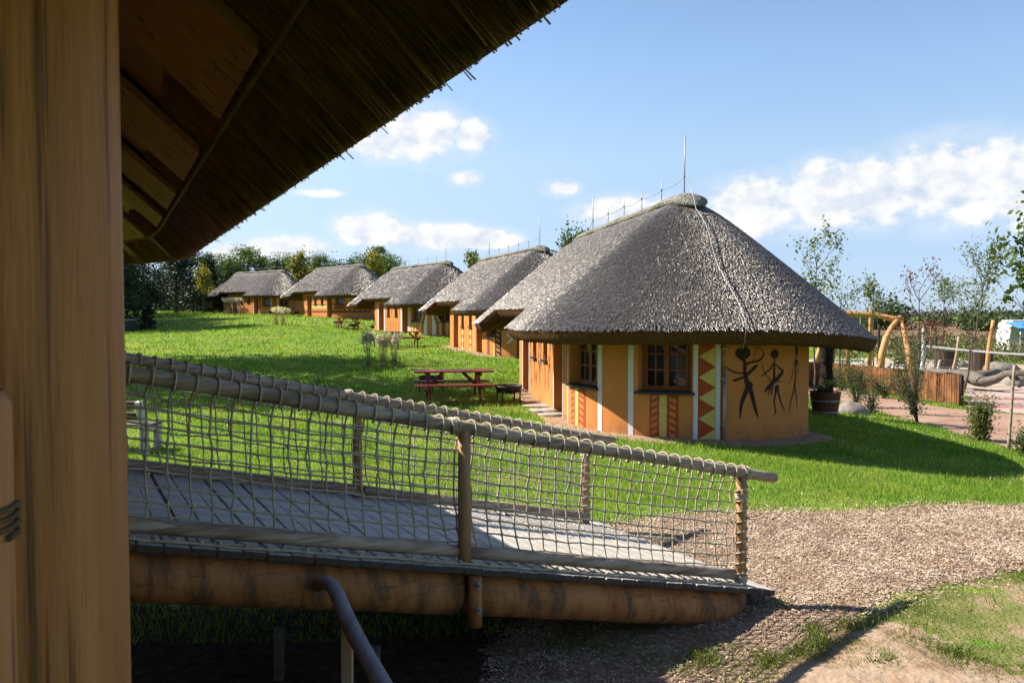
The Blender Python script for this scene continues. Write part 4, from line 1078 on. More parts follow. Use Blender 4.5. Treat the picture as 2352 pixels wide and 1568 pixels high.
b = MB().tube([(-.115, -.135, dk(-.115) - .055), (-.115, -.135, dk(-.115) - .40)], [.048, .05], 12); b.build('bracket', MAT['beam_wood'], ramp)
for dz in (.10, .27):
    MB().tube([(-.115, -.17, dk(-.115) - dz), (-.115, -.205, dk(-.115) - dz)], .022, 10).tube([(-.115, -.205, dk(-.115) - dz), (-.115, -.222, dk(-.115) - dz)], .012, 6).build('bolt', MAT['metal'], ramp)

def net(w, sgn, s0, s1, seed):
    """rope net between handrail and deck edge; sgn: which way it bellies out"""
    r = np.random.default_rng(seed); cell = .116; ns = int((s1 - s0) / cell); hs = [.03, .12, .215, .31, .405, .50, .595, .69, .785, .865]
    nh = len(hs); P = np.zeros((ns + 1, nh, 3)); posts = (-2.74, -.13, 2.48)
    for i in range(ns + 1):
        s = s0 + (s1 - s0) * i / ns
        dmin = min(abs(s - p) for p in posts); sag = 1 - math.exp(-dmin / .35)
        for j, h in enumerate(hs):
            t = j / (nh - 1); bel = math.sin(math.pi * t)
            lean = .10 * math.sin(s * 1.1 + seed) * (1 - t)
            x = s + lean * .5 + r.normal(0, .007); hh = h - .045 * sag * (1 - .3 * t) * t + .02 * (1 - sag) * (1 - t) + r.normal(0, .005)
            x += .05 * (1 - sag) * bel * (1 if s > posts[1] - .5 else 1) * (-1)
            P[i, j] = (x, w + sgn * (.025 + .05 * bel * sag) + r.normal(0, .005), dk(x) + hh)
    b = MB()
    rr = .0068
    for i in range(ns + 1):
        s = s0 + (s1 - s0) * i / ns
        top = [(P[i, -1][0] + .02, w + sgn * .03, dk(P[i, -1][0]) + HR - .045)] if i % 1 == 0 else []
        bot = [(P[i, 0][0] + .03, w - (.085 if w < 1 else -.085) + r.normal(0, .01), dk(P[i, 0][0]) + .012)]
        b.tube(bot + [tuple(p) for p in P[i]] + top, rr, 5, cap=False)
    for j in range(nh): b.tube([tuple(P[i, j]) for i in range(ns + 1)], rr, 5, cap=False)
    for q in (-.085, -.115):
        ww = w + (q if w < 1 else -q); b.tube([(s0 + (s1 - s0) * i / (2 * ns), ww + r.normal(0, .007), dk(s0 + (s1 - s0) * i / (2 * ns)) + .012 + abs(r.normal(0, .004))) for i in range(2 * ns + 1)], .0075, 5, cap=False)
    kn = []
    for i in range(ns + 1):
        for j in range(nh):
            c = Vector(P[i, j]); q = .0145 * r.uniform(.85, 1.2)
            kn.append((c, q))
        kn.append((Vector((P[i, 0][0] + .03, w - (.1 if w < 1 else -.1) + r.normal(0, .012), dk(P[i, 0][0]) + .018)), .017))
    for (c, q) in kn:
        v = [c + Vector(d) * q for d in ((1.2, 0, 0), (-1.2, 0, 0), (0, 1, 0), (0, -1, 0), (0, 0, 1.2), (0, 0, -1.2))]
        b.add(v, [(0, 2, 4), (2, 1, 4), (1, 3, 4), (3, 0, 4), (2, 0, 5), (1, 2, 5), (3, 1, 5), (0, 3, 5)], True)
    b.build('rope_net', MAT['rope'], ramp)
net(.035, 1, -4.4, 2.44, 21); net(2.365, -1, -4.4, 2.44, 22)
def lashing(w, r0, s0, s1, pitch, seed):
    n = int((s1 - s0) / pitch * 14); pts = []; ph = 0.0; rnd = random.Random(seed)
    for i in range(n + 1):
        s = s0 + (s1 - s0) * i / n; a = 2 * math.pi * i / 14
        j = .35 * mnoise.noise(Vector((s * 3, seed, 0)))
        rr = r0 + .007
        pts.append((s + .03 * math.sin(a) + .02 * j, w + rr * math.cos(a + j), dk(s) + HR + rr * math.sin(a + j)))
    MB().tube(pts, .0075, 5).build('lashing', MAT['rope'], ramp)
lashing(0, .050, -4.4, 2.48, .122, 1); lashing(2.40, .048, -4.4, 2.48, .122, 2)
def wraps(s, w, h, r0, n, axis):
    pts = []
    for i in range(n * 12 + 1):
        a = 2 * math.pi * i / 12; q = i / 12 * .015
        if axis == 'x': pts.append((s + q - n * .0075, w + r0 * math.cos(a), dk(s) + h + r0 * math.sin(a)))
        else: pts.append((s + r0 * math.cos(a), w + r0 * math.sin(a), dk(s) + h + q))
    MB().tube(pts, .0075, 5).build('rope_binding', MAT['rope'], ramp)
for w in (0, 2.40):
    wraps(-.22, w, HR, .056, 3, 'x'); wraps(2.52, w, HR, .055, 4, 'x')
    for (h, n) in ((.02, 4), (.74, 3)): wraps(2.48, w, h, .053, n, 'z')
    pts = [(2.48 + .053 * math.cos(a * .6), w + .053 * math.sin(a * .6), dk(2.48) + .05 + a * .0085) for a in range(0, 96)]
    MB().tube(pts, .0068, 5).build('rope_binding', MAT['rope'], ramp)

# ------------------------------------------------------------------ grey bent pole and wire fence below the ramp
hp = thing('bent_handrail', 'smooth grey bent pole handrail in front of the log beam', 'handrail', tuple(at(790, 1420, 4.5))[:2] + (gz(*tuple(at(790, 1420, 4.5))[:2]),))
o0 = Vector(hp.location)
path = [at(728, 1348, 5.30), at(737, 1341, 5.12), at(752, 1338, 4.95), at(768, 1352, 4.82), at(783, 1385, 4.68), at(800, 1425, 4.48), at(825, 1475, 4.24), at(856, 1530, 4.0), at(886, 1585, 3.82), at(930, 1660, 3.6), at(1000, 1780, 3.3)]
sm = []
for i in range(len(path) - 1):
    p0, p1, p2, p3 = path[max(i - 1, 0)], path[i], path[i + 1], path[min(i + 2, len(path) - 1)]
    for t in (0, .33, .66): sm.append(0.5 * ((2 * p1) + (p2 - p0) * t + (2 * p0 - 5 * p1 + 4 * p2 - p3) * t * t + (3 * p1 - p0 - 3 * p2 + p3) * t ** 3) - o0)
MB().tube(sm, [.036 + .008 * min(1, i / 12) for i in range(len(sm))], 14, rough=.02).build('pole', MAT['pole_grey'], hp)
a = at(797, 1432, 4.46) - o0
MB().box((a.x, a.y, a.z / 2 - .1), (.06, .05, a.z + .2), bev=.004).build('support_post', MAT['log_pale'], hp)
wf = thing('wire_fence', 'low black wire fence panel in the shade under the ramp', 'fence', tuple(on_ground(650, 1560)))
wo = Vector(wf.location); b = MB()
A, B = at(480, 1400, 6.3) - wo, at(860, 1425, 5.6) - wo; zt, zbm = A.z, -.05
for i in range(26):
    t = i / 25; p = A.lerp(B, t); b.tube([(p.x, p.y, zbm), (p.x, p.y, zt + .03 * math.sin(i))], .0016, 4)
for i in range(8):
    z = zbm + (zt - zbm) * i / 7; b.tube([(A.x, A.y, z), (B.x, B.y, z)], .0016, 4)
b.build('wire_mesh', MAT['black_steel'], wf)
for t in (.45, 1.0):
    p = A.lerp(B, t); MB().box((p.x, p.y, zt / 2 - .05), (.07, .07, zt + .1), bev=.005).build('post', MAT['fence_wood'], wf)
# ------------------------------------------------------------------ picnic tables, fire bowls, benches
def picnic_parts():
    P = []
    L = 1.92
    for i in range(4): P.append(('top_board', MB().box((0, -.285 + i * .19, .735), (L, .18, .04), bev=.006)))
    for sy in (-1, 1):
        for k in range(2): P.append(('seat_board', MB().box((0, sy * (.66 + k * .145 - .07), .435), (L, .135, .04), bev=.006)))
    for sx in (-1, 1):
        x = sx * .60
        for sy in (-1, 1): P.append(('leg', MB().bar((x, sy * .68, 0), (x, sy * .22, .71), .05, .10, up=(0, 1, .4), bev=.004)))
        P.append(('seat_bearer', MB().bar((x + sx * .052, -.80, .37), (x + sx * .052, .80, .37), .045, .09, bev=.004)))
        P.append(('top_bearer', MB().bar((x + sx * .052, -.37, .67), (x + sx * .052, .37, .67), .045, .085, bev=.004)))
        P.append(('brace', MB().bar((x - sx * .03, 0, .40), (x - sx * .36, 0, .70), .08, .05, up=(0, 1, 0), bev=.004)))
    return [(n, b.mesh(n)) for n, b in P]
_pt = picnic_parts()
def picnic(p, rz, label):
    t = thing('picnic_table', label, 'table', tuple(p), rz, 'picnic tables in front of the huts')
    for n, me in _pt: link(n, me, MAT['table_red'], t)
picnic(gp(1040, 20.3), R(9), 'dark red wooden picnic table on the lawn by the nearest hut')
picnic(gp(928, 41.5), R(14), 'dark red picnic table before the second hut, behind the reed tufts')
picnic(gp(800, 58), R(22), 'dark red picnic table standing before the third hut')
picnic(gp(658, 78.5), R(30), 'dark red picnic table before the fourth hut, half hidden by plumes')
picnic(gp(486, 96), R(40), 'dark picnic table in the shade left of the farthest hut')

def bowl_parts():
    b = MB().lathe([(.02, .26), (.16, .27), (.26, .32), (.32, .40), (.335, .44), (.345, .44), (.33, .39), (.27, .30), (.17, .245), (.02, .235)], 22, cap=False)
    f = MB()
    f.lathe([(.30, .30), (.32, .30), (.32, .275), (.30, .275), (.30, .30)], 20, cap=False)
    legs = []
    for k in range(4):
        a = R(45 + 90 * k); legs.append(MB().box((.31 * math.cos(a), .31 * math.sin(a), .17), (.03, .03, .34)).mesh('leg'))
    ash = MB().lathe([(.001, .35), (.2, .345), (.27, .33)], 14, cap=False)
    return b.mesh('bowl'), f.mesh('ring'), legs, ash.mesh('ash')
_bp = bowl_parts()
def fire_bowl(p, label):
    t = thing('fire_bowl', label, 'fire bowl', tuple(p), random.uniform(0, 3), 'round fire bowls on legs')
    link('bowl', _bp[0], MAT['black_steel'], t); link('ring', _bp[1], MAT['black_steel'], t); link('ash', _bp[3], MAT['ash'], t)
    for l in _bp[2]: link('leg', l, MAT['black_steel'], t)
fire_bowl(gp(1168, 20.0), 'round black fire bowl right of the nearest picnic table')
fire_bowl(gp(990, 21.8), 'round black fire bowl half hidden behind the nearest picnic table')
fire_bowl(gp(865, 41.5), 'round black fire bowl left of the second hut picnic table')
fire_bowl(gp(900, 39.5), 'round black fire bowl in front of the second hut picnic table')
fire_bowl(gp(777, 59.5), 'round black fire bowl left of the third hut picnic table')
fire_bowl(gp(811, 56), 'round black fire bowl under the end of the third hut picnic table')
fire_bowl(gp(622, 78), 'round black fire bowl left of the fourth hut picnic table')
fire_bowl(gp(680, 76), 'round black fire bowl right of the fourth hut picnic table')
fire_bowl(gp(448, 95), 'round black fire bowl in the shade at the farthest picnic table, left one')
fire_bowl(gp(478, 94), 'round black fire bowl in the shade just before the farthest picnic table')

def park_bench(p, rz, label, back=True):
    t = thing('park_bench', label, 'bench', tuple(p), rz, 'benches with white concrete ends')
    for sx in (-.75, .75):
        b = MB(); prof = [(-.02, 0), (.12, 0), (.10, .36), (.02, .40), (-.36, .40), (-.40, .34), (-.28, .32), (-.30, 0), (-.42, 0), (-.46, .42), (.04, .45), (.16, .86), (.24, .84), (.15, .40), (.24, 0)]
        b.box((sx, -.30, .20), (.11, .10, .40), bev=.01); b.box((sx, .10, .20), (.11, .12, .40), bev=.01); b.box((sx, -.1, .385), (.11, .5, .07), bev=.01)
        b.bar((sx, .13, .38), (sx, .24, .86), .11, .09, up=(0, 1, 0), bev=.01); b.build('end_support', MAT['concrete_white'], t)
    for k in range(3): MB().box((0, -.28 + k * .15, .44), (1.6, .13, .035), bev=.005).build('seat_slat', MAT['slat_brown'], t)
    for k in range(2):
        a = .16 + k * .05; MB().box((0, a - .035, .60 + k * .19), (1.6, .035, .13), Matrix.Rotation(-.22, 3, 'X'), bev=.005).build('back_slat', MAT['slat_brown'], t)
park_bench(gp(240, 13.9), R(172), 'white ended park bench seen through the net beside the pillar')
tb = thing('litter_bin', 'grey round litter bin by the dark bush at the left', 'bin', tuple(gp(300, 60)))
MB().lathe([(.36, 0), (.38, .8), (.42, .82), (.42, .9), (.36, .92), (.33, .86)], 18, cap=True).build('drum', MAT['bin_grey'], tb)
MB().lathe([(.425, .80), (.435, .80), (.435, .86), (.425, .86)], 18, cap=False).build('rim', MAT['metal'], tb)

# ------------------------------------------------------------------ vegetation
def leaves_mesh(name, C, size, r, flat=0.0, aspect=0.62):
    """C (n,3) leaf centres; each leaf a kite-shaped quad turned at random"""
    n = len(C); u = r.normal(size=(n, 3)); u[:, 2] *= (1 - flat); u /= np.linalg.norm(u, axis=1)[:, None]
    v = r.normal(size=(n, 3)); v -= u * (v * u).sum(1)[:, None]; v /= np.linalg.norm(v, axis=1)[:, None]
    sz = (size * r.uniform(.6, 1.35, n))[:, None]
    V = np.stack([C - u * sz * .5, C + v * sz * aspect * .5 + u * sz * .05, C + u * sz * .55, C - v * sz * aspect * .5 + u * sz * .05], 1).reshape(-1, 3)
    me = bpy.data.meshes.new(name); F = np.arange(4 * n).reshape(-1, 4)
    me.vertices.add(4 * n); me.vertices.foreach_set('co', V.astype(np.float32).ravel()); me.loops.add(4 * n); me.loops.foreach_set('vertex_index', F.ravel().astype(np.int32))
    me.polygons.add(n); me.polygons.foreach_set('loop_start', np.arange(0, 4 * n, 4, dtype=np.int32)); me.polygons.foreach_set('loop_total', np.full(n, 4, np.int32))
    me.update(calc_edges=True); return me
def crown_pts(shape, h, rad, z0, n, clumps, r, cs=.28):
    """leaf centres: clumps through a crown of the given shape, h tall from z0"""
    t = r.uniform(0, 1, clumps); a = r.uniform(0, 6.283, clumps)
    if shape == 'cone': R_ = rad * (1 - t) ** .8 + .12 * rad
    elif shape == 'poplar': R_ = rad * np.sin(np.pi * np.clip(t * .93 + .06, 0, 1)) ** .5
    elif shape == 'dome': R_ = rad * np.sqrt(np.clip(1 - (t * 1.0) ** 2, 0, 1)) * .95 + .05
    else: R_ = rad * np.sqrt(np.clip(1 - (2 * t - 1) ** 2, 0, 1)) * (1 + .25 * r.normal(size=clumps))
    q = np.sqrt(r.uniform(.12, 1, clumps)); K = np.c_[R_ * q * np.cos(a), R_ * q * np.sin(a), z0 + h * t]
    w = r.uniform(.5, 1.4, clumps); idx = r.choice(clumps, n, p=w / w.sum()); s_ = cs * rad * w[idx][:, None]
    return K[idx] + np.clip(r.normal(size=(n, 3)), -1.7, 1.7) * s_ * [1, 1, .7]
def limb_mesh(b, p0, d, L, r0, r, depth, spread=.6, up=.25, kids=3):
    pts = [Vector(p0)]; d = Vector(d).normalized(); k = 4; tips = []
    for i in range(k):
        d = (d + Vector((r.normal(0, .10), r.normal(0, .10), r.normal(0, .06) + up * .12))).normalized(); pts.append(pts[-1] + d * L / k)
    rs = [r0 * (1 - .62 * i / k) for i in range(k + 1)]
    b.tube(pts, rs, 6 if r0 > .02 else 4, cap=False)
    if depth == 0: return [pts[-1], pts[-2]] + [pts[2]]
    for j in range(kids):
        at_ = pts[int(r.integers(2, k + 1))]; a = r.uniform(0, 6.283)
        nd = (d + Vector((math.cos(a), math.sin(a), r.uniform(-.1, .5))) * spread).normalized()
        tips += limb_mesh(b, at_, nd, L * r.uniform(.45, .75), rs[3] * .75, r, depth - 1, spread, up, kids)
    return tips + [pts[-1]]
_variants = {}
def tree_meshes(key, shape, h, rad, n, leaf, seed, trunk=.25, clumps=60, cs=.28):
    if key not in _variants:
        r = np.random.default_rng(seed); z0 = h * trunk
        lm = leaves_mesh('crown', crown_pts(shape, h - z0, rad, z0, n, clumps, r, cs), leaf, r)
        b = MB(); rt = h * .018 + .04; b.tube([(0, 0, -.3), (.05, 0, h * .3), (.0, .05, h * .6), (0, 0, h * .9)], [rt, rt * .8, rt * .5, rt * .15], 8, cap=False)
        for k in range(9):
            a = r.uniform(0, 6.28); z = h * r.uniform(trunk * .9, .75); q = rad * r.uniform(.5, .9)
            b.tube([(0, 0, z), (q * .5 * math.cos(a), q * .5 * math.sin(a), z + h * .06), (q * math.cos(a), q * math.sin(a), z + h * .15)], [rt * .4, rt * .25, rt * .08], 5, cap=False)
        _variants[key] = (lm, b.mesh('trunk'))
    return _variants[key]
def tree(key, p, scale, rz, label, cat='tree', leafm='leaf_dark', group=None, name='tree', **kw):
    lm, tm = tree_meshes(key, **kw)
    t = thing(name, label, cat, tuple(p), rz, group); t.scale = (scale[0], scale[0], scale[1]) if isinstance(scale, tuple) else (scale,) * 3
    link('trunk', tm, MAT['bark'], t)
    if lm.users and lm.materials and lm.materials[0].name != leafm:
        if (lm.name, leafm) not in _variants: c = lm.copy(); c.materials.clear(); c.materials.append(MAT[leafm]); _variants[(lm.name, leafm)] = c
        lm = _variants[(lm.name, leafm)]
    link('crown', lm, MAT[leafm], t); return t
KINDS = {'broad1': dict(shape='round', h=8, rad=2.6, n=7500, leaf=.24, seed=11, trunk=.18, clumps=70), 'broad2': dict(shape='round', h=8, rad=3.1, n=8000, leaf=.24, seed=12, trunk=.15, clumps=60),
         'broad3': dict(shape='round', h=8, rad=2.2, n=6800, leaf=.22, seed=13, trunk=.2, clumps=45), 'cone1': dict(shape='cone', h=8, rad=2.0, n=6500, leaf=.21, seed=14, trunk=.06, clumps=110, cs=.2),
         'cone2': dict(shape='cone', h=8, rad=1.7, n=6000, leaf=.2, seed=15, trunk=.05, clumps=120, cs=.2), 'poplar': dict(shape='poplar', h=9.5, rad=1.35, n=6800, leaf=.21, seed=16, trunk=.1, clumps=70, cs=.3)}
def forest_tree(kind, px, Y, top, leafm, label, wide=1.0):
    p = gp(px, Y); ht = (719 - top) / FPX * Y + CAMZ - p.z; k = ht / (KINDS[kind]['h'] * 1.04)
    name = {'c': 'conifer_tree', 'p': 'poplar_tree', 'b': 'broadleaf_tree'}[kind[0]]
    tree(kind, p, (k * wide, k), random.uniform(0, 6), label, 'tree', leafm, 'trees behind the huts', name, **KINDS[kind])
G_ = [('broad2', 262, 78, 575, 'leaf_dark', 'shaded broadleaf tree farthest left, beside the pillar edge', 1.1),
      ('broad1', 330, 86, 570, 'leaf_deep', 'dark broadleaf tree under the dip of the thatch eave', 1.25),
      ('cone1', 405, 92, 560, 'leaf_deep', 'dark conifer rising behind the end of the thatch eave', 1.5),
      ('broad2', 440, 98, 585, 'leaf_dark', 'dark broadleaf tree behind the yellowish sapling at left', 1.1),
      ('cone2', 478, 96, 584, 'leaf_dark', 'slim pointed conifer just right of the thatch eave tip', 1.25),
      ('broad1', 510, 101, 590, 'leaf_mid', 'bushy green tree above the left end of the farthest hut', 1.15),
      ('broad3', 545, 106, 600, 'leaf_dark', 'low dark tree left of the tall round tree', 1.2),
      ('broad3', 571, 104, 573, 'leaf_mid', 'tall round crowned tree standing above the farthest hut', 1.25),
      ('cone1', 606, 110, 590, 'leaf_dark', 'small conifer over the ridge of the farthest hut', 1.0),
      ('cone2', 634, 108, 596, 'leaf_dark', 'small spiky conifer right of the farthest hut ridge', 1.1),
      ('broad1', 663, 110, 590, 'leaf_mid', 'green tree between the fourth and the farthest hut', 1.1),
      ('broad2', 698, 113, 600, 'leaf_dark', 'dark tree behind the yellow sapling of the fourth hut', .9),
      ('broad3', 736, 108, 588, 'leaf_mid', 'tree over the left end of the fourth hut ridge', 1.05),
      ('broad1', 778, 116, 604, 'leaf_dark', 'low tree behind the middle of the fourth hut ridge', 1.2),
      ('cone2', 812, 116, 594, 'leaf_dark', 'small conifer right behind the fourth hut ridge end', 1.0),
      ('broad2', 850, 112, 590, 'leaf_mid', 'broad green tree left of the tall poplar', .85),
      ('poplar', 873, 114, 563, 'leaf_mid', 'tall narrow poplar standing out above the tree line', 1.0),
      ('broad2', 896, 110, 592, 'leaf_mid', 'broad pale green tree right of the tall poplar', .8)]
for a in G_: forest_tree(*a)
def woodland():
    """the dense dark undergrowth behind the trees reads as one mass"""
    r = np.random.default_rng(77); C = []
    for k in range(150):
        Y = r.uniform(100, 128); px = r.uniform(230, 760); x = (px - 1176) / FPX * Y; z = gz(x, Y); n = 110
        hh = r.uniform(2.0, 5.2) * (1.0 if px < 560 else .7)
        C.append(np.c_[x + r.normal(0, 1.2, n), Y + r.normal(0, 1.0, n), z + hh * np.abs(r.normal(.45, .3, n))])
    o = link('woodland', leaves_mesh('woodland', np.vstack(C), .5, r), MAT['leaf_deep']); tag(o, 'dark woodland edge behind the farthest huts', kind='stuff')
    r = np.random.default_rng(78); C = []
    for k in range(260):
        Y = r.uniform(640, 760); x = r.uniform(60, 720); n = 30; hh = r.uniform(2.5, 7) * (.6 + .4 * math.sin(x * .02) ** 2)
        C.append(np.c_[x + r.normal(0, 6, n), Y + r.normal(0, 5, n), CAMZ - 3 + hh * np.abs(r.normal(.45, .28, n))])
    o = link('distant_treeline', leaves_mesh('distant_treeline', np.vstack(C), 3.0, r), MAT['leaf_haze']); tag(o, 'hazy distant tree line on the horizon at right', kind='stuff')
    r = np.random.default_rng(79); C = []
    for (px0, px1, Y, h, m) in ((1985, 2085, 150, 5.2, 40), (1880, 1990, 170, 3.0, 26), (2205, 2285, 140, 4.4, 26), (2300, 2420, 150, 4.6, 26), (2120, 2200, 190, 3.2, 16)):
        for k in range(m):
            px = r.uniform(px0, px1); YY = Y + r.uniform(-6, 6); x = (px - 1176) / FPX * YY; n = 60; hh = h * r.uniform(.45, 1.1)
            C.append(np.c_[x + r.normal(0, .9, n), YY + r.normal(0, .9, n), gz(x, YY) + hh * np.abs(r.normal(.5, .28, n))])
    o = link('hedgerow', leaves_mesh('hedgerow', np.vstack(C), .6, r), MAT['leaf_dark']); tag(o, 'rough dark hedgerow bushes between campsite and fields', kind='stuff')
    r = np.random.default_rng(80); C = []
    for k in range(170):
        px = r.uniform(1900, 2440); YY = r.uniform(52, 84); x = (px - 1176) / FPX * YY; n = 46; hh = r.uniform(.4, 1.5) * (1.6 if r.uniform() > .9 else 1)
        C.append(np.c_[x + r.normal(0, .5, n), YY + r.normal(0, .6, n), gz(x, YY) + hh * np.abs(r.normal(.5, .28, n))])
    o = link('dry_scrub', leaves_mesh('dry_scrub', np.vstack(C), .24, r), MAT['leaf_scrub']); tag(o, 'dry olive scrub and weeds at the field edge', kind='stuff')
woodland()
# big trees left of the view whose shade falls across the lawn
SH = dict(shape='round', h=14, rad=4.2, n=9000, leaf=.36, seed=31, trunk=.36, clumps=85, cs=.22)
for i, (x, y, k) in enumerate([(-18.2, 25.8, 1.05), (-21.5, 33.5, 1.1), (-33.5, 61.5, 1.0), (-39.5, 68.0, 1.05), (-46, 83, 1.0), (-40, 74, 1.0)]):
    tree('shade', Vector((x, y, gz(x, y))), k, i * 1.3, 'tall shade tree out of view left, %s one throwing shade on the lawn' % ('nearest', 'second', 'third', 'fourth', 'farthest', 'fifth')[i], 'tree', 'leaf_dark', 'shade trees left of the view', 'shade_tree', **SH)
# bushes at the left edge
def bush(name, p, h, rad, n, leaf, label, m, seed, shape='dome', cs=.22, clumps=60, cat='bush', group=None, stems=7):
    r = np.random.default_rng(seed); t = thing(name, label, cat, tuple(p), 0, group); b = MB()
    for k in range(stems):
        a = r.uniform(0, 6.28); q = rad * r.uniform(.3, .8); b.tube([(0, 0, -.1), (q * .4 * math.cos(a), q * .4 * math.sin(a), h * .4), (q * math.cos(a), q * math.sin(a), h * r.uniform(.6, .9))], [.03 + h * .006, .02 + h * .003, .006], 5, cap=False)
    b.build('stem', MAT['bark'], t); link('foliage', leaves_mesh('foliage', crown_pts(shape, h, rad, h * .04, n, clumps, r, cs), leaf, r), MAT[m], t); return t
bush('broad_bush', gp(262, 63), 4.3, 2.8, 6500, .24, 'broad dark green bush beside the pillar at the lawn edge', 'leaf_dark', 41)
bush('small_cypress', gp(340, 62), 1.75, .5, 1500, .16, 'small dark upright bush right of the litter bin', 'leaf_deep', 42, 'cone')
bush('yellow_bush', gp(436, 104), 2.0, 1.0, 700, .2, 'little yellow green bush before the dark woods', 'leaf_yellow', 43)

def sapling(p, h, label, m, seed, spread=.55, leaf=.11, per=26, kids=4, jit=.22, lean=(0, 0), depth=2, trunk=.045, name='young_tree', cat='tree', group='young trees round the huts', bare=.35, m2=None):
    r = np.random.default_rng(seed); t = thing(name, label, cat, tuple(p), r.uniform(0, 6) if lean == (0, 0) else 0, group); b = MB(); tips = []
    pts = [Vector((lean[0] * k / 6, lean[1] * k / 6, h * .92 * k / 6 - .15)) + Vector((r.normal(0, .02 * h / 4), r.normal(0, .02 * h / 4), 0)) * (k > 0) for k in range(7)]
    b.tube(pts, [trunk * (1 - .8 * k / 6) for k in range(7)], 7, cap=False)
    for k in range(int(kids * 3)):
        f = r.uniform(bare, .98); i = min(int(f * 6), 5); q = pts[i].lerp(pts[i + 1], f * 6 - i); a = r.uniform(0, 6.28)
        d = Vector((math.cos(a) * spread, math.sin(a) * spread, r.uniform(.55, 1.1)))
        tips += limb_mesh(b, q, d, h * .30 * (1.15 - f * .6), trunk * .36, r, depth - 1, spread * .8, .4, 3)
    tips += [pts[-1], pts[-2]]
    T = np.array([tuple(q) for q in tips]); C = np.repeat(T, per, 0) + r.normal(size=(len(T) * per, 3)) * jit * [1, 1, 1.2]
    b.build('trunk', MAT['bark'], t); link('crown', leaves_mesh('crown', C, leaf, r), MAT[m], t)
    return t
sapling(gp(1872, 31), 5.5, 'tall young tree rising behind the right slope of the nearest hut', 'leaf_pale', 51, .45, .12, 8, 4, .15)
sapling(gp(1930, 33), 4.2, 'shorter young tree right of the nearest hut roof', 'leaf_mid', 52, .6, .10, 5, 3, .2)
sapling(gp(1322, 50), 6.7, 'young tree top showing over the roof between first and second hut', 'leaf_mid', 53, .45, .2, 10, 4, .22, bare=.5)
sapling(gp(1090, 62), 5.5, 'pale young tree top between the second and third hut', 'leaf_pale', 54, .4, .22, 10, 3, .22, bare=.5)
sapling(gp(1266, 48), 5.0, 'small young tree tip at the ridge end of the second hut', 'leaf_pale', 66, .4, .16, 9, 3, .2, bare=.5)
sapling(gp(860, 84), 6.2, 'yellow leaved young tree between the third and fourth hut', 'leaf_yellow', 55, .38, .26, 13, 4, .26)
sapling(gp(686, 95), 6.2, 'yellow leaved young tree between the fourth and farthest hut', 'leaf_yellow', 56, .38, .28, 13, 4, .28)
sapling(gp(468, 86), 4.6, 'yellowish young tree left of the farthest hut', 'leaf_yellow', 57, .4, .24, 9, 3, .28)
sapling(gp(2006, 40), 4.3, 'small leafy young tree over the swing beam', 'leaf_pale', 58, .30, .12, 12, 2, .16, bare=.65)
sapling(gp(2110, 28), 4.3, 'young tree with dark red leaves behind the reed screen', 'leaf_red', 59, .45, .085, 6, 4, .12, bare=.25)
sapling(gp(2168, 46), 4.6, 'slim young tree in the middle of the playground edge', 'leaf_mid', 60, .32, .12, 7, 3, .18, bare=.5)
sapling(gp(2215, 33), 5.6, 'tall thin young tree leaning right with small pale leaves', 'leaf_pale', 61, .6, .10, 9, 6, .2, lean=(.9, 0), bare=.3)
sapling(Vector((12.7, 19.4, gz(12.7, 19.4))), 5.6, 'near young tree at the right edge with large green leaves', 'leaf_mid', 62, .85, .17, 5, 4, .16, trunk=.05)
def stems(p, label, seed, n, h, lean, leaf, per, m, name='shrub', spread=.35, cat='shrub', group='thin shrubs right of the nearest hut'):
    r = np.random.default_rng(seed); t = thing(name, label, cat, tuple(p), 0, group); b = MB(); T = []
    for k in range(n):
        hh = h * r.uniform(.6, 1.05); lx = lean[0] * r.uniform(.3, 1.2) + r.normal(0, spread); ly = lean[1] + r.normal(0, spread); pts = []
        for i in range(7): q = i / 6; pts.append(Vector((r.normal(0, .02) + lx * q ** 1.3, ly * q ** 1.3, hh * q - .05)))
        b.tube(pts, [.022 * (1 - .8 * i / 6) for i in range(7)], 5, cap=False)
        for i in range(1, 7):
            for j in range(2):
                a = r.uniform(0, 6.28); e = pts[i] + Vector((math.cos(a), math.sin(a), r.uniform(.2, .9))) * hh * .14; b.tube([pts[i], e], [.008, .003], 4, cap=False); T += [e, pts[i].lerp(e, .5)]
    T = np.array([tuple(q) for q in T]); C = np.repeat(T, per, 0) + r.normal(size=(len(T) * per, 3)) * .09
    b.build('stem', MAT['bark'], t); link('foliage', leaves_mesh('foliage', C, leaf, r), MAT[m], t)
stems(on_ground(2108, 972), 'tall thorny shrub with arching bare stems beside the path', 71, 9, 2.3, (-.7, 0), .06, 3, 'leaf_mid', spread=.45)
stems(on_ground(2096, 952), 'upright brown stemmed shrub just behind the arching one', 72, 7, 2.0, (.1, 0), .06, 4, 'leaf_mid')
stems(on_ground(1968, 935), 'thin green shrub right of the palm tub', 73, 8, 1.7, (-.25, 0), .06, 5, 'leaf_mid', spread=.2)
stems(on_ground(2000, 952), 'small dark shrub behind the boulder', 74, 6, .85, (0, 0), .05, 5, 'leaf_dark', spread=.16)
stems(on_ground(2250, 1010), 'low dense upright shrub on the grass bank near the right edge', 75, 12, .95, (0, 0), .055, 10, 'leaf_pale', spread=.15)
stems(on_ground(2352, 1046), 'little shrub at the foot of the rope post', 76, 6, .6, (.1, 0), .05, 6, 'leaf_mid', spread=.2)
for i, (px, Y) in enumerate([(1935, 31.5), (1985, 30), (2035, 28.8), (2085, 27.8), (1905, 33)]):
    stems(gp(px, Y), 'weedy shrub against the reed screen, %s from the left' % ('second', 'third', 'fourth', 'rightmost', 'first')[i], 80 + i, 9, .85, (0, 0), .06, 4, 'leaf_scrub' if i % 2 else 'leaf_mid', spread=.3, group='weeds along the reed screen')

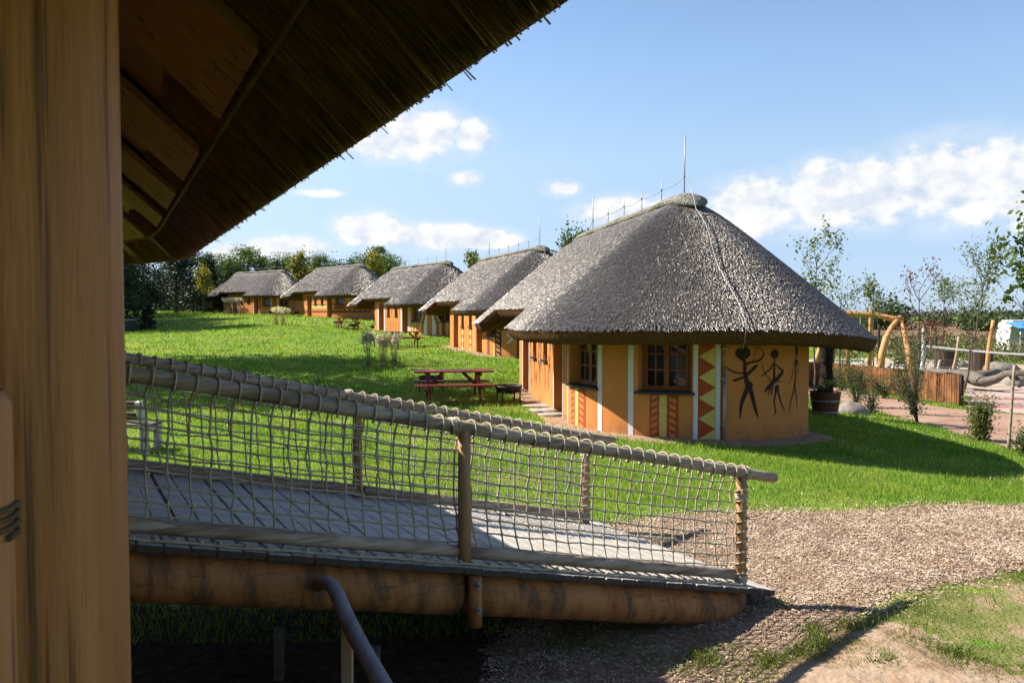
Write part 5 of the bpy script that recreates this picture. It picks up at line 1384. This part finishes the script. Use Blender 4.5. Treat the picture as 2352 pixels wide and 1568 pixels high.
# ornamental grass with silvery plumes
def plume_grass(p, h, n, label, seed, w=.15, pl=True):
    n = int(n * .8)
    r = np.random.default_rng(seed); t = thing('plume_grass', label, 'ornamental grass', tuple(p), 0, 'silvery plume grasses on the lawn'); b = MB(); pb = []
    for k in range(n):
        a = r.uniform(0, 6.28); q = w * r.uniform(.1, 1); hh = h * r.uniform(.55, 1.0); tip = Vector((q * 1.5 * math.cos(a), q * 1.5 * math.sin(a), hh))
        b.tube([(q * .4 * math.cos(a), q * .4 * math.sin(a), -.02), (q * .9 * math.cos(a), q * .9 * math.sin(a), hh * .6), tip], [.006, .005, .003], 3, cap=False)
        if hh > h * .8: pb.append(tip)
    b.build('stems', MAT['reed_stem'], t); C = []
    for q in pb: m = 36; tt = r.uniform(0, 1, m); C.append(np.c_[q.x + r.normal(0, .035, m) + tt * .05, q.y + r.normal(0, .035, m), q.z - .12 + tt * .30])
    if C: link('plumes', leaves_mesh('plumes', np.vstack(C), .10, r, aspect=.34), MAT['plume'], t)
    m = 60; C = np.c_[r.normal(0, w * .6, m), r.normal(0, w * .6, m), np.abs(r.normal(0, h * .16, m))]
    link('blades', leaves_mesh('blades', C, .16, r, aspect=.14), MAT['grass_dry'], t)
plume_grass(on_ground(845, 843), 1.15, 46, 'silvery plume grass, left of the three near tufts', 91); plume_grass(on_ground(880, 848), 1.1, 50, 'silvery plume grass, middle of the three near tufts', 92)
plume_grass(on_ground(906, 842), 1.1, 36, 'silvery plume grass, right of the three near tufts', 93, .16)
plume_grass(gp(634, 60), 1.2, 46, 'silvery plume grass on the open lawn, left of the far pair', 94, .3); plume_grass(gp(651, 59), 1.2, 46, 'silvery plume grass on the open lawn, right of the far pair', 95, .3)
plume_grass(gp(524, 86), 1.6, 70, 'silvery plume grass before the farthest hut, left clump', 96, .5); plume_grass(gp(542, 86), 1.6, 70, 'silvery plume grass before the farthest hut, right clump', 97, .5)

# rail fence at the wood's edge
fn = thing('rail_fence', 'dark wooden rail fence along the wood edge', 'fence', tuple(gp(440, 108)))
f0 = Vector(fn.location); A, B = gp(395, 104) - f0, gp(520, 112) - f0
for k in range(6):
    p = A.lerp(B, k / 5); MB().box((p.x, p.y, p.z + .5), (.16, .16, 1.2), bev=.01).build('fence_post', MAT['fence_wood'], fn)
for h in (.45, .95): MB().bar(A + Vector((0, 0, h)), B + Vector((0, 0, h)), .06, .14).build('fence_rail', MAT['fence_wood'], fn)

# ------------------------------------------------------------------ palm tub, boulder
p = on_ground(1895, 952); tub = thing('barrel_tub', 'brown wooden barrel tub with a pale hoop holding the palm', 'planter', tuple(p))
n = 20
for k in range(n):
    a0, a1 = 2 * math.pi * k / n + .012, 2 * math.pi * (k + 1) / n - .012; b = MB(); v = []
    for (rr, z) in ((.31, 0), (.40, .62)):
        for (a, q) in ((a0, rr), (a1, rr), (a1, rr - .035), (a0, rr - .035)): v.append((q * math.cos(a), q * math.sin(a), z))
    b.add(v, [(0, 1, 5, 4), (1, 2, 6, 5), (2, 3, 7, 6), (3, 0, 4, 7), (4, 5, 6, 7), (3, 2, 1, 0)]); b.build('stave', MAT['barrel_wood'], tub)
for (z, q) in ((.36, .366), (.06, .323)): MB().lathe([(q, z), (q + .012, z), (q + .02, z + .05), (q + .006, z + .05)], 24, cap=False).build('hoop', MAT['metal'], tub)
MB().lathe([(.001, .54), (.36, .53)], 16, cap=False).build('soil_fill', MAT['chip_soil'], tub)
pal = thing('palm', 'palm with shaggy dark trunk growing in the barrel tub', 'palm', (p.x + .02, p.y, p.z + .53)); b = MB(); prof = []
r = np.random.default_rng(5)
for i in range(40):
    z = i * .045; q = .15 + .02 * math.sin(i * .3); prof.append((q + (.03 if i % 2 else 0), z))
b.lathe(prof, 16)
for i in range(420):
    a = r.uniform(0, 6.28); z = r.uniform(0.02, 1.75); q = .16; e = q + r.uniform(.02, .07)
    w = .02; ta = Vector((-math.sin(a), math.cos(a), 0)) * w; c = Vector((math.cos(a), math.sin(a), 0)); b.add([c * q + ta + Vector((0, 0, z)), c * q - ta + Vector((0, 0, z)), c * e + Vector((0, 0, z + r.uniform(.04, .12)))], [(0, 1, 2)])
b.build('trunk', MAT['palm_bark'], pal)
def frond(base, d, L, seed):
    r = np.random.default_rng(seed); b = MB(); d = Vector(d).normalized(); side = d.cross(Vector((0, 0, 1))).normalized(); st = Vector(base); mid = st + d * L * .45
    b.tube([st, st.lerp(mid, .5) + Vector((0, 0, .02)), mid], [.012, .01, .008], 4)
    for k in range(19):
        a = (k - 9) * .16; dd = (d * math.cos(a) + side * math.sin(a)).normalized(); ln = L * .55 * (1 - .35 * abs(a) / 1.5); e = mid + dd * ln + Vector((0, 0, -.14 * ln - r.uniform(0, .1) * ln)); q = mid + dd * ln * .5 + Vector((0, 0, .03))
        s2 = dd.cross(Vector((0, 0, 1))).normalized() * .016; b.add([mid, q + s2, e, q - s2], [(0, 1, 2, 3)])
    return b.build('frond', MAT['leaf_dark'], pal)
for k in range(15): a = k * 2.4; frond((0, 0, 1.72), (math.cos(a), math.sin(a), r.uniform(-.3, .9)), r.uniform(.7, 1.0), k)
for k, (a, e) in enumerate([(3.0, .35), (3.4, .6), (2.6, .7), (4.0, .3), (5.6, .4), (3.2, .9), (4.5, .8), (2.9, .15)]): frond((.15 * math.cos(a), .15 * math.sin(a), .06), (math.cos(a), math.sin(a), e), .8, 40 + k)
p = on_ground(1957, 952); tag(MB().blob((0, 0, .05), (.45, .36, .30), 18, 12, .22, 3).build('boulder', MAT['stone'], None, tuple(p)), 'rounded grey boulder on the grass beside the barrel tub', 'boulder')

# ------------------------------------------------------------------ playground
def reed_screen():
    pts = [on_ground(1790, 888), on_ground(1895, 884), on_ground(2040, 903), on_ground(2130, 918), on_ground(2203, 932)]
    t = thing('reed_screen', 'brown reed screen fence along the path with a dark end return', 'fence', tuple(pts[-1])); o0 = Vector(t.location); r = np.random.default_rng(9)
    def run(a, b, h0, h1, m, th, name):
        L = (b - a).length; n = max(2, int(L / .022)); d = (b - a).normalized(); q = d.cross(Vector((0, 0, 1))).normalized(); mb = MB()
        for k in range(n):
            f = (k + .5) / n; c = a.lerp(b, f) + q * r.normal(0, .006); h = (h0 + (h1 - h0) * f) * r.uniform(.97, 1.02)
            mb.box((c.x - o0.x, c.y - o0.y, c.z - o0.z + h / 2 - .04), (.026, th, h + .08), Matrix.Rotation(math.atan2(d.y, d.x), 3, 'Z'))
        mb.build(name, MAT[m], t)
    hs = [.95, .95, .95, .98, 1.0]
    for k in range(4): run(pts[k], pts[k + 1], hs[k], hs[k + 1], 'reed_fence', .03, 'reed_mat')
    e = pts[-1] + Vector((.42, 1.6, 0)); e.z = gz(e.x, e.y); run(pts[-1] + Vector((.12, .02, 0)), e, .98, .98, 'reed_fence_dark', .05, 'end_return')
    for k in range(1, 5):
        c = pts[k] - o0; MB().tube([(c.x + .05, c.y + .06, c.z - .1), (c.x + .05, c.y + .06, c.z + 1.02)], .055, 10).build('post', MAT['bark'], t)
reed_screen()
def pole(name, px, py0, Y, py1, r0, m, label, cat='post', bend=0.0, dx=0):
    a = gp(px, Y); b_ = at(px + dx, py1, Y); h = b_.z - a.z; lx = b_.x - a.x; k = 7
    pts = [(lx * i / k + bend * math.sin(math.pi * i / k), 0, h * i / k - (.15 if i == 0 else 0)) for i in range(k + 1)]
    return tag(MB().tube(pts, [r0 * (1.05 - .2 * i / k) for i in range(k + 1)], 10, rough=.05).build(name, MAT[m], None, tuple(a)), label, cat)
pole('birch_post', 2116, 0, 38, 753, .10, 'birch', 'white birch post holding the volleyball net', bend=.06, dx=6)
pole('wooden_post', 2186, 0, 42, 773, .085, 'log_pale', 'slanted pale wooden post beside the concrete bench', bend=.08, dx=16)
pole('wooden_post', 2268, 0, 38, 735, .10, 'log_orange', 'tall reddish wooden post beyond the fallen trunk', bend=-.06, dx=14)
pole('wooden_post', 2197, 0, 44, 815, .10, 'log_orange', 'short orange post behind the slanted pale post')
pole('rope_post', 2322, 0, 17.6, 838, .035, 'rail_wood', 'thin grey post with a rope at the right edge', dx=8)
rpp = at(2330, 848, 17.6); tag(MB().tube([tuple(rpp + Vector((.0, 0, 0))), tuple(rpp + Vector((.35, .1, -.12))), tuple(rpp + Vector((1.2, .3, -.2)))], .014, 6).build('rope', MAT['rope']), 'rope running right from the thin grey post', 'rope')
for i, (px, Y, top) in enumerate([(2019, 52, 745), (2150, 55, 770)]): pole('dark_post', px, 0, Y, top, .09, 'reed_fence_dark', 'black fence post behind the %s' % ('swing beam', 'white birch post'))if False else pole('dark_post', px, 0, Y, top, .09, 'reed_fence_dark', ('black post just right of the swing frame beam', 'black post right of the white birch post')[i])
nt = thing('volleyball_net', 'volleyball net with white top tape across the court', 'net', tuple(gp(2240, 36))); n0 = Vector(nt.location)
A, B = at(2124, 794, 37.5) - n0, at(2640, 818, 30) - n0
tp = MB(); k = 16; P = []
for i in range(k + 1): q = A.lerp(B, i / k); q.z -= .16 * math.sin(math.pi * i / k); P.append(q)
for i in range(k): tp.bar(P[i], P[i + 1], .012, .075)
tp.build('tape', MAT['net_tape'], nt)
b = MB(); m = 90
for i in range(m + 1): f = i / m * k; j = min(int(f), k - 1); q = P[j].lerp(P[j + 1], f - j); b.tube([tuple(q), (q.x, q.y, q.z - .95)], .003, 3, cap=False)
for j in range(1, 9): b.tube([(q.x, q.y, q.z - .118 * j) for q in P], .003, 3, cap=False)
b.build('mesh', MAT['black_steel'], nt)
tag(nt)
# swing frame of crooked logs
sw = thing('swing_frame', 'swing frame of crooked orange logs behind the hut', 'swing', tuple(gp(2000, 41))); o0 = Vector(sw.location)
def lg(name, pts, r0, r1, m='log_orange'):
    q = [Vector(p) - o0 for p in pts]; k = len(q); MB().tube(q, [r0 + (r1 - r0) * i / (k - 1) for i in range(k)], 10, rough=.05).build(name, MAT[m], sw)
lg('cross_beam', [at(1890, 716, 42.0), at(1960, 721, 41.6), at(2010, 723, 41.3), at(2050, 732, 41.0), at(2076, 734, 40.8)], .15, .14)
lg('leg', [gp(2023, 40), at(2026, 810, 40.1), at(2034, 780, 40.3), at(2048, 752, 40.6), at(2068, 728, 41)], .17, .12); lg('leg', [gp(2098, 39.4), at(2086, 800, 40), at(2076, 760, 40.5), at(2066, 728, 41)], .16, .11)
lg('leg', [gp(1998, 43), at(1999, 780, 43), at(2000, 712, 42.2)], .11, .09); lg('leg', [gp(1950, 43), at(1948, 770, 43), at(1945, 712, 42.4)], .11, .09)
for px in (1926, 1966):
    s0 = at(px, 828, 42) - o0
    for d in (-.22, .22): top = at(px, 722, 42) - o0; MB().tube([tuple(s0 + Vector((d, 0, 0))), (top.x + d, top.y, top.z)], .012, 4).build('swing_chain', MAT['metal'], sw)
    MB().box(tuple(s0), (.62, .25, .06), bev=.015).build('swing_seat', MAT['swing_green'], sw)
cl = thing('log_climber', 'bundle of leaning orange logs seen under the hut eave', 'climbing frame', tuple(gp(1880, 36))); o0 = Vector(cl.location)
for k in range(6):
    a = gp(1860 + k * 9, 36 + k * .2) - o0; e = at(1893 + k * 5, 770 + 4 * k, 36.3) - o0; MB().tube([tuple(a), tuple(e)], .10, 9).build('log', MAT['log_orange'], cl)
# fallen trunk
ft = thing('fallen_trunk', 'grey fallen tree trunk with broken limbs lying on the sand', 'trunk', tuple(gp(2240, 33))); o0 = Vector(ft.location)
def lim(name, pts, rs): MB().tube([Vector(p) - o0 for p in pts], rs, 11, rough=.24).build(name, MAT['trunk_grey'], ft)
lim('trunk', [at(2118, 854, 35.5), at(2165, 857, 34.8), at(2210, 862, 34), at(2240, 872, 33.4), at(2265, 876, 33)], [.15, .20, .25, .30, .22])
lim('limb', [at(2235, 870, 33.4), at(2262, 876, 32.8), at(2290, 868, 32.4), at(2310, 858, 32), at(2345, 856, 31.5), at(2420, 862, 31)], [.24, .21, .16, .13, .12, .08]); lim('limb', [at(2248, 866, 33.3), at(2275, 858, 33.6), at(2292, 852, 34)], [.22, .16, .12]); lim('limb', [at(2322, 858, 32), at(2335, 874, 31.8), at(2342, 886, 31.4)], [.14, .12, .08])
lim('limb', [at(2170, 858, 34.7), at(2176, 846, 34.6)], [.09, .04]); lim('limb', [at(2222, 862, 33.8), at(2216, 876, 33.2), at(2206, 882, 32.9)], [.11, .08, .03]); lim('limb', [at(2318, 858, 32), at(2326, 845, 32.2)], [.08, .03])
for i, (px, py, a, h, lb) in enumerate([(2300, 858, .95, .45, 'large pale rock behind the fallen trunk'), (2338, 886, .5, .38, 'rock at the right edge below the trunk limb'), (2212, 844, .3, .28, 'small stone behind the middle of the fallen trunk'), (2180, 846, .28, .25, 'small stone left of the wooden posts'), (2240, 848, .32, .26, 'small stone between the two posts')]):
    p = on_ground(px, py); tag(MB().blob((0, 0, h * .4), (a, a * .7, h), 14, 9, .25, i + 11).build('rock', MAT['stone'], None, tuple(p)), lb, 'rock')
park_bench(gp(2082, 44), R(184), 'playground bench with white ends behind the red leaved tree'); park_bench(gp(2174, 42.5), R(205), 'playground bench with white ends beside the slanted post')
for i, (px, Y, lb) in enumerate([(2172, 47, 'dark slatted barrel left of the wooden posts'), (2255, 45, 'dark slatted barrel behind the tall reddish post')]):
    t = thing('slatted_barrel', lb, 'barrel', tuple(gp(px, Y)))
    for k in range(16): a = k * math.pi / 8; MB().box((.52 * math.cos(a), .52 * math.sin(a), .55), (.05, .19, 1.1), Matrix.Rotation(a, 3, 'Z'), bev=.008).build('slat', MAT['dark_wood'], t)
    MB().lathe([(.49, 0.02), (.49, 1.05), (.02, 1.04)], 16, cap=False).build('liner', MAT['black_steel'], t)
# caravan
cv = thing('caravan', 'white caravan with blue awning roof at the right edge', 'caravan', tuple(gp(2345, 58)), R(-8)); b = MB()
pr = [(-1.15, .45), (-1.2, 1.2), (-1.05, 2.3), (-.8, 2.55), (1.6, 2.6), (4.2, 2.55), (4.5, 2.2), (4.6, 1.2), (4.45, .45)]; v = [(x, -1.05, z) for x, z in pr] + [(x, 1.05, z) for x, z in pr]; n = len(pr)
b.add(v, [range(n)[::-1], range(n, 2 * n)] + [(i, (i + 1) % n, (i + 1) % n + n, i + n) for i in range(n)]); b.build('body', MAT['caravan_white'], cv)
for (x0, x1) in ((.2, 1.5), (2.2, 3.6)): MB().box(((x0 + x1) / 2, -1.06, 1.65), (x1 - x0, .04, .6), bev=.01).build('window', MAT['glass'], cv)
for x in (1.3, 2.2): MB().tube([(x, -1.0, .32), (x, -.8, .32)], .32, 18).build('wheel', MAT['black_steel'], cv)
MB().box((.9, 0, 2.66), (1.1, .9, .14), bev=.04).build('roof_hatch', MAT['caravan_white'], cv)
aw = MB(); k = 6
for i in range(k):
    y0, y1 = -1.06 - i * .4, -1.06 - (i + 1) * .4; z = lambda y: 2.42 + (y + 1.06) * .16 
    aw.add([(-1.6, y0, z(y0)), (4.4, y0, z(y0)), (4.4, y1, z(y1)), (-1.6, y1, z(y1)), (-1.6, y0, z(y0) + .03), (4.4, y0, z(y0) + .03), (4.4, y1, z(y1) + .03), (-1.6, y1, z(y1) + .03)], [(0, 1, 2, 3), (7, 6, 5, 4), (0, 3, 7, 4), (1, 5, 6, 2)])
aw.add([(-1.6, -3.47, 2.04), (4.4, -3.47, 2.04), (4.4, -3.49, 1.82), (-1.6, -3.49, 1.82)], [(0, 1, 2, 3)]); aw.build('awning', MAT['awning_blue'], cv)
for x in (-1.5, 1.4, 4.3): MB().tube([(x, -3.4, 0), (x, -3.4, 2.05)], .035, 8).build('awning_pole', MAT['caravan_white'], cv)

# ------------------------------------------------------------------ grass blades, wood chips
HUT_F = [(np.array(h[0]), R(h[1])) for h in HUTS]
def hut_dist(x, y):
    d = np.full(x.shape, 1e9)
    for (c, a) in HUT_F:
        dx, dy = x - c[0], y - c[1]; u = -dx * math.sin(a) + dy * math.cos(a); v = dx * math.cos(a) + dy * math.sin(a)
        d = np.minimum(d, np.hypot(v, u - np.clip(u, 0, LR)) - RW)
    return d
def allowed(x, y, r, soft=.10):
    """grass everywhere but on the bare surfaces; the border is ragged, blade by blade"""
    n = len(x); jx, jy = r.normal(0, soft, n), r.normal(0, soft, n)
    wx, wy = x + .16 * vnoise(x, y, .9, 41) + jx, y + .16 * vnoise(x, y, .9, 42) + jy; ok = np.ones(x.shape, bool)
    for P in (CHIP_POLY, SOIL_POLY, PATH_POLY, RED_POLY, PLAY_POLY): ok &= ~inside(wx, wy, P)
    return ok & (hut_dist(x + jx, y + jy) > .42 + .15 * vnoise(x, y, 1.4, 43))
def blades(x, y, h, w, r, lean=.45):
    n = len(x); z = ground(x, y) + 0.012 * vnoise(x, y, 1.3, 5) * smooth(np.hypot(x, y), 2, 5); a = r.uniform(0, 6.283, n); hh = h * r.uniform(.5, 1.35, n); ww = w * r.uniform(.7, 1.3, n)
    b = r.uniform(0, 6.283, n); lx, ly = lean * hh * np.cos(b) * r.uniform(.2, 1.4, n), lean * hh * np.sin(b) * r.uniform(.2, 1.4, n)
    dx, dy = ww * np.cos(a) / 2, ww * np.sin(a) / 2
    return np.stack([np.c_[x - dx, y - dy, z - .005], np.c_[x + dx, y + dy, z - .005], np.c_[x + dx * .35 + lx, y + dy * .35 + ly, z + hh], np.c_[x - dx * .35 + lx, y - dy * .35 + ly, z + hh * .97]], 1)
def grass():
    r = np.random.default_rng(101); out = []; thin = []
    for (y0, y1, dens, h, w) in ((4.4, 8, 900, .045, .007), (8, 14, 1350, .036, .0095), (14, 22, 560, .042, .016), (22, 34, 190, .05, .028), (34, 60, 45, .06, .05), (60, 96, 14, .07, .09)):
        half = .74; n = int(dens * half * (y1 * y1 - y0 * y0)); y = np.sqrt(r.uniform(y0 * y0, y1 * y1, n)); x = r.uniform(-half, half, n) * y
        k = allowed(x, y, r) & (vnoise(x, y, .8, 61) > -.9 + r.uniform(-.3, .3, n)); x, y = x[k], y[k]
        near = (y < 8.4) & (x > 1.2)                                   # thin dry turf at the lower right
        under = (y < 6.6) & (x < 1.3) & (vnoise(x, y, 1.2, 64) < .55)
        keep = ~under & (~near | (vnoise(x, y, 1.5, 63) + r.normal(0, .35, len(x)) > .05)); x, y, near = x[keep], y[keep], near[keep]
        hm = h * (1 + .45 * vnoise(x, y, .9, 62)) * r.choice([1, 1, 1, 1.7], len(x)); B = blades(x, y, hm, w, r); out.append(B[~near]); thin.append(B[near])
    V = np.concatenate(out).reshape(-1, 3); b = np.arange(len(V) // 4)[:, None] * 4
    o = np_mesh('lawn_grass', V, b + [0, 1, 2, 3], MAT['grass']); tag(o, 'short green lawn grass', kind='stuff')
    # sparse weeds and thin grass on the bare ground at lower right
    V = np.concatenate(thin).reshape(-1, 3); b = np.arange(len(V) // 4)[:, None] * 4
    o = np_mesh('thin_turf', V, b + [0, 1, 2, 3], MAT['grass_thin']); tag(o, 'thin dry turf at the lower right', kind='stuff')
    P = []; SP = np.array(SOIL_POLY); lo, hi = SP.min(0), SP.max(0)
    n = 70000; x = r.uniform(lo[0] - .6, hi[0] + .6, n); y = r.uniform(4.4, hi[1] + .5, n)
    k = (vnoise(x, y, 1.6, 71) + r.normal(0, .3, n) > .25) & (inside(x, y, SOIL_POLY) | inside(x, y, CHIP_POLY)); P.append(blades(x[k], y[k], .03 * np.ones(k.sum()), .007, r, .8))
    for (px, py, q) in ((1610, 1510, 300), (1765, 1520, 260), (1880, 1480, 300), (1840, 1500, 160), (1620, 1525, 120), (1950, 1440, 200), (2030, 1520, 220), (2190, 1500, 240), (1870, 1450, 160), (1680, 1400, 90), (1805, 1390, 60)):
        c = on_ground(px, py); P.append(blades(c.x + r.normal(0, .06, q), c.y + r.normal(0, .06, q), .05 * np.ones(q), .010, r, 1.0))
    V = np.concatenate(P).reshape(-1, 3); b = np.arange(len(V) // 4)[:, None] * 4
    o = np_mesh('sparse_weeds', V, b + [0, 1, 2, 3], MAT['grass_dry']); tag(o, 'sparse weeds on the bare ground', kind='stuff')
def chips():
    r = np.random.default_rng(111); SP = np.array(CHIP_POLY); lo, hi = SP.min(0), SP.max(0); n = 230000
    x = r.uniform(lo[0], min(hi[0], 8), n); y = r.uniform(lo[1], hi[1], n); wx, wy = x + .2 * vnoise(x, y, .9, 81) + r.normal(0, .13, n), y + .2 * vnoise(x, y, .9, 82) + r.normal(0, .13, n)
    k = inside(wx, wy, CHIP_POLY) & (vnoise(x, y, 1.1, 83) > -1.0 + r.uniform(-.3, .3, n)) & (r.uniform(0, 1, n) < np.where((y < 6.9 - .25 * (x - 2)) & (x > .4), .30, 1.0)); x, y = x[k], y[k]; n = len(x)
    z = ground(x, y) + .012 * vnoise(x, y, 1.3, 5) + .012 + r.uniform(0, .012, n)
    a = r.uniform(0, 6.283, n); L = r.uniform(.006, .022, n); W = r.uniform(.0025, .007, n); T = r.normal(0, .2, n); T2 = r.normal(0, .3, n)
    u = np.c_[np.cos(a) * np.cos(T), np.sin(a) * np.cos(T), np.sin(T)] * L[:, None]; v = np.c_[-np.sin(a) * np.cos(T2), np.cos(a) * np.cos(T2), np.sin(T2)] * W[:, None]; c = np.c_[x, y, z]
    V = np.stack([c - u - v, c + u - v * .7, c + u * .9 + v, c - u * .8 + v * .8], 1).reshape(-1, 3)
    o = np_mesh('wood_chips', V, np.arange(4 * n).reshape(-1, 4), MAT['chip']); tag(o, 'loose brown wood chips', kind='stuff')
def specks():
    r = np.random.default_rng(121); n = 5200; y = np.sqrt(r.uniform(8.5 ** 2, 34 ** 2, n)); x = r.uniform(-.5, .62, n) * y; k = allowed(x, y, r) & (vnoise(x, y, .5, 91) > -.1); x, y = x[k], y[k]; n = len(x)
    C = np.c_[x, y, ground(x, y) + r.uniform(.02, .05, n)]
    o = link('clover_flowers', leaves_mesh('clover_flowers', C, .018 + .0009 * y, r), MAT['clover']); tag(o, 'tiny white clover flowers in the lawn', kind='stuff')
    n = 420; s_ = r.uniform(-3.6, 2.7, n); w = r.uniform(.0, 2.4, n); a = r.uniform(0, 6.28, n); L = r.uniform(.008, .03, n); W = r.uniform(.003, .009, n); z = SLP * s_ + .006
    u = np.c_[np.cos(a) * L, np.sin(a) * L, SLP * np.cos(a) * L]; v = np.c_[-np.sin(a) * W, np.cos(a) * W, -SLP * np.sin(a) * W + r.normal(0, .002, n)]; c = np.c_[s_, w, z]
    o = np_mesh('leaf_litter', np.stack([c - u, c - v, c + u, c + v], 1).reshape(-1, 3), np.arange(4 * n).reshape(-1, 4), MAT['litter'], ramp); o['kind'] = 'stuff'
grass(); chips(); specks()
